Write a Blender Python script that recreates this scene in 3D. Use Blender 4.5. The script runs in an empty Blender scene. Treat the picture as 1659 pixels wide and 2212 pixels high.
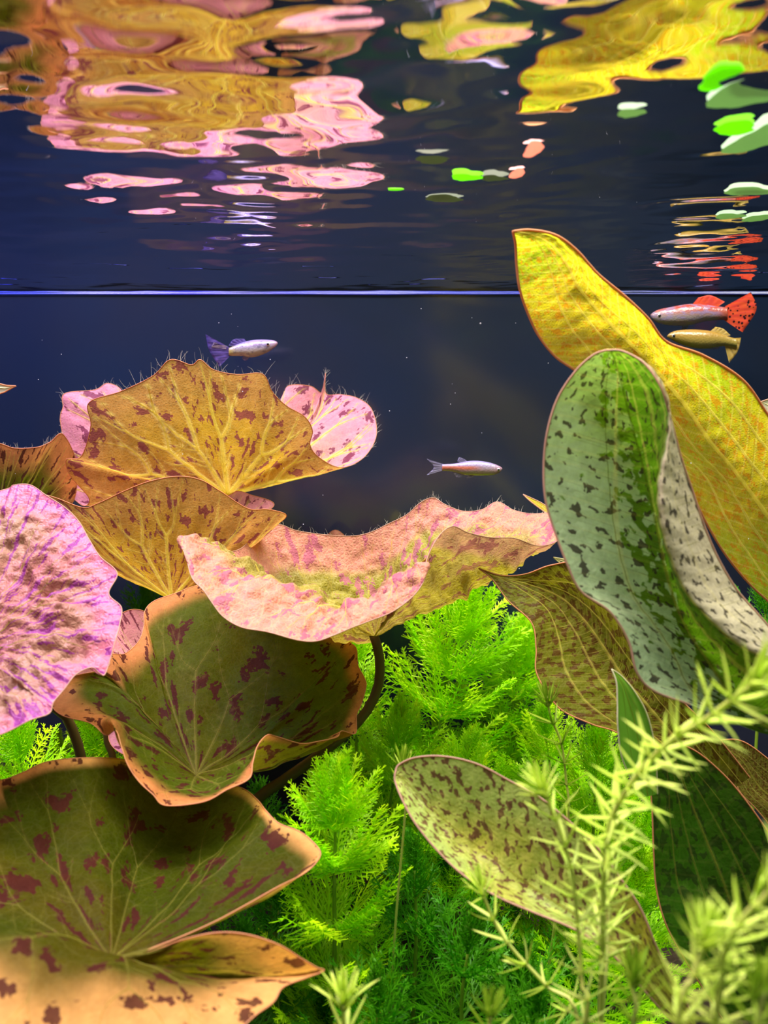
import bpy, math, random
import numpy as np
from mathutils import Vector, Matrix
from mathutils.kdtree import KDTree

random.seed(7)
RNG = np.random.default_rng(11)
SC = bpy.context.scene
COL = SC.collection

# ------------------------------------------------------------------ units
# All layout below is written in centimetres with the camera eye as origin:
# x right, y into the tank, z up.  W() turns that into metres above the gravel.
DEPTH_BED = 22.0          # gravel lies 22 cm below the eye
BACK = 38.0               # back glass, cm from the eye
F_PX = 1850.0
PITCH = math.atan((1106 - 880) / F_PX)
SURF = 4.93               # water surface above the eye, cm
def W(p):
    return Vector((p[0] * .01, p[1] * .01, (p[2] + DEPTH_BED) * .01))

# ------------------------------------------------------------------ camera
cam_d = bpy.data.cameras.new('camera')
cam = bpy.data.objects.new('camera', cam_d)
COL.objects.link(cam)
cam.location = W((0, 0, 0))
cam.rotation_euler = (math.pi / 2 - PITCH, 0, 0)
cam_d.sensor_fit = 'VERTICAL'
cam_d.sensor_height = 24
cam_d.lens = 24 * F_PX / 2212
cam_d.clip_start = .001
cam_d.clip_end = 20
cam_d.dof.use_dof = True
cam_d.dof.focus_distance = .27
cam_d.dof.aperture_fstop = 16
SC.camera = cam

# ------------------------------------------------------------------ world, lamps, exposure
world = bpy.data.worlds.new('room')
SC.world = world
world.use_nodes = True
bg = world.node_tree.nodes['Background']
bg.inputs[0].default_value = (.78, .84, 1.0, 1)
bg.inputs[1].default_value = .105
SC.view_settings.view_transform = 'Standard'
SC.view_settings.look = 'None'
SC.view_settings.gamma = 1
SC.view_settings.use_curve_mapping = False
SC.view_settings.exposure = .33

def area(name, loc, size, power, color, aim=None):
    d = bpy.data.lights.new(name, 'AREA')
    d.shape = 'RECTANGLE'
    d.size, d.size_y = size[0] * .01, size[1] * .01
    d.energy = power
    d.color = color
    o = bpy.data.objects.new(name, d)
    COL.objects.link(o)
    o.location = W(loc)
    if aim is not None:
        o.rotation_euler = (W(aim) - W(loc)).to_track_quat('-Z', 'Y').to_euler()
    return o
# LED bar hung over the tank: a long warm-white row with violet and blue diodes in it
area('lamp_white', (3, 21, 30), (52, 9), 3.9, (1, .94, .84), (3, 22, 0))
area('lamp_violet', (-15, 19, 27), (14, 6), .75, (1, .40, .95), (-13, 22, 0))
area('lamp_blue', (-20, 30, 22), (9, 6), 1.1, (.22, .28, 1), (-19, 36, 0))
area('fill_front', (3, 4, 26), (40, 4), 1.05, (1, .96, .88), (3, 10, -4))  # added fill for the near leaf fold and needles, not in the bar

SC.cycles.max_bounces = 8
SC.cycles.transparent_max_bounces = 12
SC.cycles.transmission_bounces = 6
SC.cycles.glossy_bounces = 4
SC.cycles.diffuse_bounces = 4
SC.cycles.caustics_reflective = False
SC.cycles.caustics_refractive = False
SC.cycles.sample_clamp_indirect = 4

# ------------------------------------------------------------------ placing helpers
_s, _c = math.sin(PITCH), math.cos(PITCH)
def ray(px, py):
    x, y = (px - 829.5) / F_PX, (1106 - py) / F_PX
    return np.array([x, _c + y * _s, -_s + y * _c])
def P(px, py, Y):
    d = ray(px, py)
    return d * (Y / d[1])
def on_surface(px, py, dz=0.0):
    d = ray(px, py)
    return d * ((SURF + dz) / d[2])

def cat(pts, n, closed=False):
    """Catmull-Rom through pts (k,3) -> (n,3), uniform in parameter."""
    pts = np.asarray(pts, float)
    k = len(pts)
    t = np.linspace(0, k if closed else k - 1, n, endpoint=not closed)
    i = np.floor(t).astype(int)
    if not closed:
        i = np.minimum(i, k - 2)
    f = (t - i)[:, None]
    def g(j):
        return pts[j % k] if closed else pts[np.clip(j, 0, k - 1)]
    a, b, c, d = g(i - 1), g(i), g(i + 1), g(i + 2)
    if not closed:
        a = np.where((i == 0)[:, None], 2 * b - c, a)
        d = np.where((i == k - 2)[:, None], 2 * c - b, d)
    return .5 * ((2 * b) + (-a + c) * f + (2 * a - 5 * b + 4 * c - d) * f ** 2 + (-a + 3 * b - 3 * c + d) * f ** 3)

def polyline_resample(p, n):
    p = np.asarray(p)
    s = np.r_[0, np.cumsum(np.linalg.norm(np.diff(p, axis=0), axis=1))]
    t = np.linspace(0, s[-1], n)
    return np.stack([np.interp(t, s, p[:, k]) for k in range(3)], 1)

# smooth value noise on arrays
_perm = RNG.random((64, 64, 8))
def noise2(u, v, ch=0):
    iu, iv = np.floor(u).astype(int), np.floor(v).astype(int)
    fu, fv = u - iu, v - iv
    fu, fv = fu * fu * (3 - 2 * fu), fv * fv * (3 - 2 * fv)
    T = _perm[:, :, ch % 8]
    a, b = T[iu % 64, iv % 64], T[(iu + 1) % 64, iv % 64]
    c, d = T[iu % 64, (iv + 1) % 64], T[(iu + 1) % 64, (iv + 1) % 64]
    return (a * (1 - fu) + b * fu) * (1 - fv) + (c * (1 - fu) + d * fu) * fv - .5

# ------------------------------------------------------------------ object helpers
def mesh_from(name, verts, faces, mat, uv=None, smooth=True, origin=None):
    m = bpy.data.meshes.new(name)
    v = np.asarray(verts, float)
    if origin is not None:
        v = v - np.asarray(origin, float)
        v = v * .01
    else:
        v = v * .01
    m.from_pydata(v.tolist(), [], faces if isinstance(faces, list) else faces.tolist())
    if uv is not None:
        L = m.uv_layers.new(name='UVMap')
        idx = np.empty(len(m.loops), int)
        m.loops.foreach_get('vertex_index', idx)
        L.data.foreach_set('uv', np.asarray(uv, float)[idx].ravel())
    if smooth:
        m.polygons.foreach_set('use_smooth', [True] * len(m.polygons))
    if mat:
        m.materials.append(mat)
    m.update()
    return m
def tag(o, label=None, cat_=None, group=None, kind=None):
    if label: o['label'] = label
    if cat_: o['category'] = cat_
    if group: o['group'] = group
    if kind: o['kind'] = kind
    return o
def thing(name, label, cat_, loc, group=None):
    o = bpy.data.objects.new(name, None)
    o.empty_display_size = .01
    COL.objects.link(o)
    o.location = W(loc)
    o['origin_cm'] = [float(x) for x in loc]
    tag(o, label, cat_, group)
    return o
def origin_of(o):
    while o.parent is not None:
        o = o.parent
    return np.array(o['origin_cm']) if 'origin_cm' in o else np.array([0, 0, -DEPTH_BED])
def part(name, verts, faces, mat, parent, uv=None, label=None, kind=None, smooth=True):
    """a mesh whose vertices are given in eye-centred cm, linked under parent"""
    m = mesh_from(name, verts, faces, mat, uv, smooth, origin=origin_of(parent))
    o = bpy.data.objects.new(name, m)
    COL.objects.link(o)
    o.parent = parent
    tag(o, label, kind=kind)
    return o
def solo(name, verts, faces, mat, label=None, cat_=None, group=None, kind=None, uv=None, smooth=True):
    c = np.asarray(verts, float).mean(0)
    m = mesh_from(name, verts, faces, mat, uv, smooth, origin=c)
    o = bpy.data.objects.new(name, m)
    COL.objects.link(o)
    o.location = W(c)
    o['origin_cm'] = [float(x) for x in c]
    return tag(o, label, cat_, group, kind)

def grid_faces(nu, nv, wrap_u=False):
    """vertex index = i*nv + j, i along u"""
    I = np.arange(nu if wrap_u else nu - 1)[:, None]
    J = np.arange(nv - 1)[None, :]
    I2 = (I + 1) % nu
    a, b, c, d = I * nv + J, I2 * nv + J, I2 * nv + J + 1, I * nv + J + 1
    return np.stack([a, b, c, d], -1).reshape(-1, 4)

def tube(path, radii, sides=8, cap=True):
    p = np.asarray(path, float)
    n = len(p)
    r = np.interp(np.linspace(0, 1, n), np.linspace(0, 1, len(np.atleast_1d(radii))), np.atleast_1d(radii))
    t = np.gradient(p, axis=0)
    t /= np.linalg.norm(t, axis=1)[:, None] + 1e-12
    up = np.array([.13, .97, .21])
    a = np.cross(t, up); a /= np.linalg.norm(a, axis=1)[:, None] + 1e-9
    b = np.cross(t, a)
    th = np.arange(sides) * 2 * math.pi / sides
    V = p[:, None, :] + r[:, None, None] * (np.cos(th)[None, :, None] * a[:, None, :] + np.sin(th)[None, :, None] * b[:, None, :])
    V = V.reshape(-1, 3)
    F = []
    for i in range(n - 1):
        for j in range(sides):
            k = (j + 1) % sides
            F.append((i * sides + j, i * sides + k, (i + 1) * sides + k, (i + 1) * sides + j))
    if cap:
        F.append(tuple(range(sides))[::-1])
        F.append(tuple((n - 1) * sides + j for j in range(sides)))
    return V, F
class Soup:
    def __init__(s): s.v, s.f, s.n = [], [], 0
    def add(s, V, F):
        V = np.asarray(V)
        s.v.append(V)
        s.f += [tuple(int(i) + s.n for i in f) for f in F]
        s.n += len(V)
    def verts(s): return np.concatenate(s.v)

# ------------------------------------------------------------------ materials
def new_mat(name):
    m = bpy.data.materials.new(name)
    m.use_nodes = True
    nt = m.node_tree
    nt.nodes.clear()
    return m, nt
class NB:
    """small node builder"""
    def __init__(s, name):
        s.m, s.nt = new_mat(name)
        s.out = s.nt.nodes.new('ShaderNodeOutputMaterial')
    def n(s, kind, **kw):
        x = s.nt.nodes.new('ShaderNode' + kind)
        for k, v in kw.items():
            setattr(x, k, v)
        return x
    def put(s, sock, v):
        if v is None: return
        if hasattr(v, 'is_output') or isinstance(v, bpy.types.NodeSocket):
            s.nt.links.new(v, sock)
        elif isinstance(v, (tuple, list)) and len(v) == 3 and sock.type == 'RGBA':
            sock.default_value = (*v, 1)
        else:
            sock.default_value = v
    def math(s, op, a, b=None, c=None, clamp=False):
        x = s.n('Math', operation=op, use_clamp=clamp)
        s.put(x.inputs[0], a); s.put(x.inputs[1], b)
        if c is not None: s.put(x.inputs[2], c)
        return x.outputs[0]
    def vmath(s, op, a, b=None):
        x = s.n('VectorMath', operation=op)
        s.put(x.inputs[0], a); s.put(x.inputs[1], b)
        return x.outputs[0]
    def mix(s, f, a, b, blend='MIX'):
        x = s.n('Mix', data_type='RGBA', blend_type=blend)
        s.put(x.inputs[0], f); s.put(x.inputs[6], a); s.put(x.inputs[7], b)
        return x.outputs[2]
    def noise(s, vec, scale, detail=3, rough=.5, dist=0):
        x = s.n('TexNoise')
        s.put(x.inputs['Vector'], vec)
        x.inputs['Scale'].default_value = scale
        x.inputs['Detail'].default_value = detail
        x.inputs['Roughness'].default_value = rough
        x.inputs['Distortion'].default_value = dist
        return x
    def vor(s, vec, scale, feature='F1'):
        x = s.n('TexVoronoi', feature=feature)
        s.put(x.inputs['Vector'], vec)
        x.inputs['Scale'].default_value = scale
        return x
    def ramp(s, f, stops):
        x = s.n('ValToRGB')
        e = x.color_ramp.elements
        while len(e) < len(stops): e.new(.5)
        for q, (pos, c) in zip(e, stops):
            q.position = pos
            q.color = (*c, 1) if len(c) == 3 else c
        s.put(x.inputs[0], f)
        return x.outputs[0]
    def step(s, v, lo, hi):
        x = s.n('MapRange', interpolation_type='SMOOTHSTEP')
        s.put(x.inputs[0], v)
        x.inputs[1].default_value, x.inputs[2].default_value = lo, hi
        return x.outputs[0]
    def mapping(s, vec, scale):
        x = s.n('Mapping')
        s.put(x.inputs['Vector'], vec)
        x.inputs['Scale'].default_value = scale
        return x.outputs[0]
    def bump(s, h, strength=.4, dist=.0003, normal=None):
        x = s.n('Bump')
        s.put(x.inputs['Height'], h)
        x.inputs['Strength'].default_value = strength
        x.inputs['Distance'].default_value = dist
        if normal is not None: s.put(x.inputs['Normal'], normal)
        return x.outputs[0]
    def principled(s, col, rough=.5, spec=.3, normal=None, **kw):
        x = s.n('BsdfPrincipled')
        s.put(x.inputs['Base Color'], col)
        s.put(x.inputs['Roughness'], rough)
        s.put(x.inputs['Specular IOR Level'], spec)
        if normal is not None: s.put(x.inputs['Normal'], normal)
        for k, v in kw.items(): s.put(x.inputs[k], v)
        return x.outputs[0]
    def mixsh(s, f, a, b):
        x = s.n('MixShader')
        s.put(x.inputs[0], f); s.put(x.inputs[1], a); s.put(x.inputs[2], b)
        return x.outputs[0]
    def done(s, sh):
        s.nt.links.new(sh, s.out.inputs[0])
        return s.m

def blade_mat(name, top, under, glow, spot, spot_amt=.5, trans=.5, uvscale=(16, 3.2), cell=900, top2=None, glow2=None,
              spot_glow=None, rough=.42, line=.35, cross=False, spot_edge=.02, bumpy=.5, spot_fac=.9, rim=None, rim_glow=None, rim_at=(.5, .85), axis=1, jagamp=(.30, .22, 0), rim2=None, rim2_at=(.6, .7), jag_rim=0., spec=.3, ribs=None, rib_amt=.8, ladder=46):
    """thin leaf: pigment on the upper face, paler underside, light passing through"""
    b = NB(name)
    tc = b.n('TexCoord'); uv = tc.outputs['UV']; ob = tc.outputs['Object']
    cells = b.vor(ob, cell)
    edge = b.vor(ob, cell, 'DISTANCE_TO_EDGE')
    edge2 = b.vor(ob, cell * .38, 'DISTANCE_TO_EDGE')
    net = b.math('SUBTRACT', 1.0, b.step(edge.outputs[0], .0, .10))
    net2 = b.math('SUBTRACT', 1.0, b.step(edge2.outputs[0], .0, .05))
    pol = b.mapping(uv, (uvscale[0], uvscale[1], 1))
    jag = b.vmath('MULTIPLY', b.vmath('SUBTRACT', cells.outputs['Color'], (.5, .5, .5)), jagamp)
    pj = b.vmath('ADD', pol, jag)
    n1 = b.noise(pj, 1.0, 1.5, .5).outputs[0]
    lo = .5 + (.5 - spot_amt) * .32
    mask = b.math('MULTIPLY', b.step(n1, lo, lo + spot_edge), spot_fac)
    big = b.step(b.noise(ob, 28, 3).outputs[0], .36, .64)
    fine = b.noise(ob, 420, 3, .6).outputs[0]
    T = b.mix(big, top, top2 or top)
    G = b.mix(big, glow, glow2 or glow)
    if rim:
        sx = b.n('SeparateXYZ'); b.put(sx.inputs[0], uv)
        co = b.math('FRACT', sx.outputs[axis]) if axis == 0 else b.n('Attribute', attribute_name='rim_distance').outputs['Fac']
        w = b.math('ADD', co, b.math('MULTIPLY_ADD', b.noise(ob, 60, 2).outputs[0], .3, -.15))
        if jag_rim: w = b.math('ADD', w, b.math('MULTIPLY', b.math('SUBTRACT', b.noise(pj, .55, 2).outputs[0], .5), jag_rim))
        w = b.step(w, rim_at[0], rim_at[1]) if rim_at[0] < rim_at[1] else b.math('SUBTRACT', 1, b.step(w, rim_at[1], rim_at[0]))
        T = b.mix(w, T, rim)
        G = b.mix(w, G, rim_glow or rim)
    if rim2:
        w = b.step(b.math('FRACT', sx.outputs[0]), *rim2_at)
        T = b.mix(w, T, rim2)
        G = b.mix(w, G, rim2)
    geo = b.n('NewGeometry')
    back = geo.outputs['Backfacing']
    refl = b.mix(back, T, under)
    lines = b.math('MULTIPLY', b.math('MAXIMUM', b.math('MULTIPLY', net, .6), net2), line)
    refl = b.mix(lines, refl, b.mix(.5, refl, (.85, .8, .35)))
    refl = b.mix(mask, refl, spot)
    tr = b.mix(lines, G, b.mix(.55, G, (1, .95, .25)))
    tr = b.mix(mask, tr, spot_glow or b.mix(.45, spot, glow, 'MIX'))
    if ribs:
        if ribs == 'attr':
            at_ = b.n('Attribute', attribute_name='vein')
            rb = at_.outputs['Fac']
        else:
            sx = b.n('SeparateXYZ'); b.put(sx.inputs[0], uv)
            uu = b.math('ABSOLUTE', b.math('MULTIPLY_ADD', b.math('FRACT', sx.outputs[0]), 2, -1)); vv_ = b.math('FRACT', sx.outputs[1])
            w_ = b.math('POWER', b.math('SINE', b.math('MULTIPLY', b.math('MINIMUM', b.math('MULTIPLY', vv_, 1.6), 1.0), 1.5708)), .7)
            q_ = b.math('DIVIDE', uu, b.math('MAXIMUM', w_, .05))
            near = lambda x, c0, wd: b.math('SUBTRACT', 1, b.step(b.math('ABSOLUTE', b.math('SUBTRACT', x, c0)), wd * .4, wd))
            rb = b.math('MAXIMUM', near(uu, 0, .05), b.math('MAXIMUM', near(q_, .333, .03), near(q_, .667, .025)))
            lad = b.math('FRACT', b.math('MULTIPLY', b.math('ADD', vv_, b.math('ADD', b.math('MULTIPLY', uu, .055), b.math('MULTIPLY', b.noise(ob, 60, 2).outputs[0], .02))), ladder))
            rb = b.math('MAXIMUM', rb, b.math('MULTIPLY', near(lad, .5, .12), .35))
        rb = b.math('MULTIPLY', rb, rib_amt)
        refl = b.mix(rb, refl, b.mix(.6, refl, (.85, .75, .2)))
        tr = b.mix(rb, tr, (1, .92, .16))
    v = b.math('MULTIPLY_ADD', fine, .7, .65)
    vv = b.n('CombineColor'); [b.put(vv.inputs[i], v) for i in range(3)]
    refl = b.mix(1, refl, vv.outputs[0], 'MULTIPLY')
    tr = b.mix(1, tr, vv.outputs[0], 'MULTIPLY')
    h = b.math('ADD', b.math('MULTIPLY', edge.outputs[0], .5), b.math('MULTIPLY', b.noise(ob, 160, 4).outputs[0], 1.2))
    nrm = b.bump(h, bumpy, .0006)
    pr = b.principled(refl, rough, spec, nrm)
    tl = b.n('BsdfTranslucent')
    b.put(tl.inputs[0], tr); b.put(tl.inputs[1], nrm)
    return b.done(b.mixsh(trans, pr, tl.outputs[0]))

def simple_leafy(name, col, col2, glow, trans=.4, rough=.45, scale=200, spec=.35):
    b = NB(name)
    ob = b.n('TexCoord').outputs['Object']
    info = b.n('ObjectInfo').outputs['Random']
    f = b.math('MULTIPLY_ADD', info, .7, b.math('MULTIPLY', b.noise(ob, scale, 2).outputs[0], .5))
    c = b.mix(f, col, col2)
    pr = b.principled(c, rough, spec)
    tl = b.n('BsdfTranslucent'); b.put(tl.inputs[0], glow)
    return b.done(b.mixsh(trans, pr, tl.outputs[0]))

M = {}
M['lotus'] = blade_mat('lotus_blade', (.66, .32, .24), (.46, .29, .045), (.56, .38, .015), (.20, .03, .07),
                       top2=(.72, .36, .36), glow2=(.52, .26, .03), spot_glow=(.26, .07, .04), ribs='attr', rib_amt=1.0, spot_amt=.27, trans=.52, uvscale=(36, 9), line=.25, spec=.12, rim=(.82, .32, .38), rim_glow=(.56, .30, .05), rim_at=(.55, .95))
M['lotus_green'] = blade_mat('lotus_blade_olive', (.060, .090, .003), (.18, .15, .012), (.24, .28, .004), (.07, .012, .012),
                       top2=(.085, .095, .003), glow2=(.22, .22, .004), spot_glow=(.12, .03, .01), ribs='attr', rib_amt=.22, spot_amt=.25, trans=.5, line=.05, uvscale=(32, 7),
                       rim=(.66, .26, .08), rim_glow=(.50, .24, .03), rim_at=(.66, .95), spec=.05, rough=.6)  # olive top darkened to stand in for shade from the leaves above
M['lotus_cream'] = blade_mat('lotus_blade_cream', (.044, .062, .001), (.18, .15, .012), (.15, .16, .002), (.07, .012, .012),
                       top2=(.070, .062, .002), glow2=(.20, .17, .002), spot_glow=(.12, .03, .01), ribs='attr', rib_amt=.12, spot_amt=.25, trans=.5, line=.05, uvscale=(32, 7),
                       rim=(.84, .42, .12), rim_glow=(.7, .4, .05), rim_at=(.66, .95), spec=.05, rough=.6)  # olive lowered for shade, cream rim also carries light on the front fold
M['lotus_pink'] = blade_mat('lotus_blade_pink', (.40, .15, .14), (.50, .25, .10), (.45, .22, .08), (.24, .03, .22),
                       top2=(.34, .19, .12), glow2=(.5, .22, .12), spot_glow=(.3, .05, .10), ribs='attr', rib_amt=.2, spot_amt=.30, trans=.3, uvscale=(44, 3.2), bumpy=1.0, line=.12,
                       rim=(.60, .17, .26), rim_at=(.7, 1.0), spec=.25)
M['lotus_two'] = blade_mat('lotus_blade_salmon', (.30, .27, .03), (.36, .29, .03), (.52, .46, .02), (.42, .10, .18),
                       top2=(.34, .25, .07), glow2=(.48, .36, .06), spot_glow=(.30, .08, .06), ribs='attr', rib_amt=.4, spot_fac=.75, spot_amt=.27, trans=.36, uvscale=(36, 6), bumpy=1.0, line=.4,
                       rim=(.60, .25, .17), rim_glow=(.6, .32, .12), rim_at=(.48, .66), spec=.12)
M['sword_gold'] = blade_mat('sword_blade_gold', (.42, .52, .015), (.50, .54, .015), (.50, .70, .006), (.70, .22, .01),
                       top2=(.56, .46, .02), glow2=(.74, .66, .01), spot_glow=(.78, .30, .008), spot_amt=.54, trans=.6, uvscale=(22, 60), ribs='uv', rib_amt=.9, cell=1500, spot_edge=.16, line=.35, spot_fac=.7, jagamp=(.6, .6, 0))
M['sword_mottled'] = blade_mat('sword_blade_mottled', (.10, .18, .008), (.60, .50, .26), (.12, .30, .004), (.05, .035, .03),
                       top2=(.09, .22, .02), glow2=(.14, .36, .01), spot_glow=(.04, .05, .01), spot_amt=.21, trans=.42, uvscale=(30, 46), ribs='uv', rib_amt=.22, ladder=30, cell=700, line=.04,
                       rim=(.56, .74, .40), rim_glow=(.22, .40, .06), rim_at=(.27, .24), axis=0, jag_rim=.7, rim2=(.66, .60, .40), rim2_at=(.64, .70), spec=.2)
M['sword_brown'] = blade_mat('sword_blade_brown', (.17, .17, .01), (.18, .13, .012), (.30, .32, .004), (.12, .05, .01),
                       top2=(.18, .14, .02), glow2=(.28, .24, .01), spot_glow=(.12, .07, .01), spot_amt=.42, trans=.55, uvscale=(16, 36), ribs='uv', rib_amt=.35, cell=900, line=.1, spec=.15)
M['sword_pale'] = blade_mat('sword_blade_pale', (.42, .56, .12), (.40, .40, .10), (.46, .60, .02), (.14, .04, .03),
                       top2=(.50, .48, .04), glow2=(.52, .5, .02), spot_glow=(.12, .05, .03), spot_amt=.34, trans=.34, uvscale=(16, 44), ribs='uv', rib_amt=.25, cell=900, line=.1)
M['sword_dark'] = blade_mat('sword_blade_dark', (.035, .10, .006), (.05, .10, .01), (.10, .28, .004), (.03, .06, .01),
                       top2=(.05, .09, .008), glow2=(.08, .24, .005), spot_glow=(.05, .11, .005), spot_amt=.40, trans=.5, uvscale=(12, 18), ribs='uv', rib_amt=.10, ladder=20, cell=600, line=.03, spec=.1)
def vein_mat(name, col, glow, clear):
    b = NB(name)
    pr = b.principled(col, .4, .3)
    tl = b.n('BsdfTranslucent'); b.put(tl.inputs[0], glow)
    t = b.n('BsdfTransparent')
    return b.done(b.mixsh(clear, b.mixsh(.6, pr, tl.outputs[0]), t.outputs[0]))
M['vein'] = vein_mat('leaf_vein', (.80, .72, .14), (1, .95, .15), .55)
M['vein_dim'] = vein_mat('leaf_vein_dim', (.34, .32, .05), (.62, .66, .06), .6)
M['margin'] = simple_leafy('leaf_margin', (.62, .30, .12), (.66, .32, .14), (.8, .35, .08), .4)
M['margin_pale'] = simple_leafy('leaf_margin_pale', (.60, .38, .26), (.60, .36, .24), (.6, .4, .15), .4)
M['petiole'] = simple_leafy('petiole', (.11, .075, .025), (.14, .10, .02), (.1, .1, .01), .15)
M['hair'] = simple_leafy('algae', (.55, .55, .36), (.6, .55, .4), (.6, .6, .4), .4)
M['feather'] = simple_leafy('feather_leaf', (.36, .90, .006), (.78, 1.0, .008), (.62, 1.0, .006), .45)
M['feather_shaded'] = simple_leafy('feather_leaf_shaded', (.05, .36, .004), (.14, .50, .006), (.12, .55, .004), .5)  # darker copy of the feather leaf, shade of the thicket painted in
M['feather_stem'] = simple_leafy('feather_stem', (.22, .40, .03), (.30, .48, .03), (.2, .5, .02), .3)
M['needle'] = simple_leafy('needle_leaf', (.58, .84, .05), (.80, .90, .20), (.80, 1.0, .05), .4, spec=.5)
M['needle_deep'] = simple_leafy('needle_leaf_deep', (.28, .50, .02), (.40, .58, .03), (.36, .65, .02), .4)
M['needle_stem'] = simple_leafy('needle_stem', (.62, .72, .10), (.70, .74, .2), (.6, .8, .05), .3)

# ------------------------------------------------------------------ tank shell
b = NB('back_glass')
ob = b.n('TexCoord').outputs['Object']
nz = b.noise(ob, 9, 3).outputs[0]
c = b.mix(b.step(nz, .3, .7), (.006, .014, .036), (.011, .015, .027))  # dark blue glass, with the haze of the water put into its navy
M['back'] = b.done(b.principled(c, .16, .85))
b = NB('clear_glass')
fr = b.n('Fresnel'); fr.inputs[0].default_value = 1.12
tr = b.n('BsdfTransparent'); tr.inputs[0].default_value = (.93, .97, .95, 1)
gl = b.n('BsdfGlossy'); gl.inputs['Roughness'].default_value = .0
M['glass'] = b.done(b.mixsh(fr.outputs[0], tr.outputs[0], gl.outputs[0]))
b = NB('gravel')
ob = b.n('TexCoord').outputs['Object']
v = b.vor(ob, 330)
c = b.mix(v.outputs['Color'], (.03, .022, .014), (.085, .06, .035))
M['gravel'] = b.done(b.principled(c, .8, .2, b.bump(v.outputs[0], 1, .002)))
b = NB('water_surface')
fr = b.n('Fresnel'); fr.inputs[0].default_value = 1.333
tr = b.n('BsdfTransparent')
gl = b.n('BsdfGlossy'); gl.inputs['Roughness'].default_value = .02; gl.inputs[0].default_value = (.97, .97, 1, 1)
M['water'] = b.done(b.mixsh(fr.outputs[0], tr.outputs[0], gl.outputs[0]))
b = NB('meniscus_glint')
pr = b.principled(b.mix(b.step(b.noise(b.mapping(b.n('TexCoord').outputs['Object'], (1, 0, 0)), 9, 2).outputs[0], .42, .6), (.10, .14, .85), (.55, .60, .75)), .2, 1.0)  # lamp glint on the waterline painted as blue and white stretches
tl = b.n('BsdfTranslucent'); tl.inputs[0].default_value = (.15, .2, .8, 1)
M['meniscus_glint'] = b.done(b.mixsh(.5, pr, tl.outputs[0]))

XL, XR, YF, ZB, ZT = -27.0, 28.0, -1.2, -DEPTH_BED, 7.5
def slab(name, x0, x1, y0, y1, z0, z1, mat, kind='structure'):
    V = [(x, y, z) for x in (x0, x1) for y in (y0, y1) for z in (z0, z1)]
    F = [(0, 1, 3, 2), (4, 6, 7, 5), (0, 4, 5, 1), (2, 3, 7, 6), (0, 2, 6, 4), (1, 5, 7, 3)]
    return solo(name, V, F, mat, kind=kind, smooth=False)
tag(slab('wall_back', XL, XR, BACK, BACK + .6, ZB, ZT, M['back']), 'dark blue back glass of the aquarium')
tag(slab('wall_left', XL - .6, XL, YF, BACK, ZB, ZT, M['glass']), 'clear left side glass')
tag(slab('wall_right', XR, XR + .6, YF, BACK, ZB, ZT, M['glass']), 'clear right side glass')
tag(slab('wall_front', XL, XR, YF - .6, YF, ZB, ZT, M['glass']), 'clear front glass the picture is taken through')
# gravel bed, gently uneven
gx, gy = np.meshgrid(np.linspace(XL, XR, 90), np.linspace(YF, BACK, 70), indexing='ij')
gz = ZB + .35 + .5 * noise2(gx * .25, gy * .25, 1) + .25 * noise2(gx * 1.2, gy * 1.2, 2)
solo('floor', np.stack([gx, gy, gz], -1).reshape(-1, 3), grid_faces(90, 70), M['gravel'], 'dark gravel bed of the aquarium', kind='structure')

# rippled water surface, seen from below
nx, ny = 330, 300
wx, wy = np.meshgrid(np.linspace(XL, XR, nx), np.linspace(YF, BACK, ny), indexing='ij')
wz = np.zeros_like(wx)
for k in range(64):
    lam = math.exp(RNG.uniform(math.log(.7), math.log(7)))
    th = RNG.normal(math.pi / 2, .75)
    kk = 2 * math.pi / lam
    slope = .0082 * (lam / 3) ** .1
    wz += slope / kk * np.sin(kk * (wx * math.cos(th) + wy * math.sin(th)) + RNG.uniform(0, 6.28) + 1.2 * noise2(wx * .2 + k, wy * .2, k))
wz *= np.clip((BACK - wy) / 3, .25, 1)
wz -= wz.mean()
V = np.stack([wx, wy, wz + SURF], -1).reshape(-1, 3)
ws = solo('water_surface', V, grid_faces(nx, ny), M['water'], 'rippled underside of the water surface mirroring the plants', kind='structure')
# meniscus where the water meets the back glass, its glint put into the colour
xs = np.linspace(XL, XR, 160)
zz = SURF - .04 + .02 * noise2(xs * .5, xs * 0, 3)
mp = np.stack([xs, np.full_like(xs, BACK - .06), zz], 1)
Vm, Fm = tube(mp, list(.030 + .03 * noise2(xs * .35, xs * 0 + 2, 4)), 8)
solo('painted_waterline_1', Vm, Fm, M['meniscus_glint'], 'waterline along the back glass with painted bluish glint', kind='structure')

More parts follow.
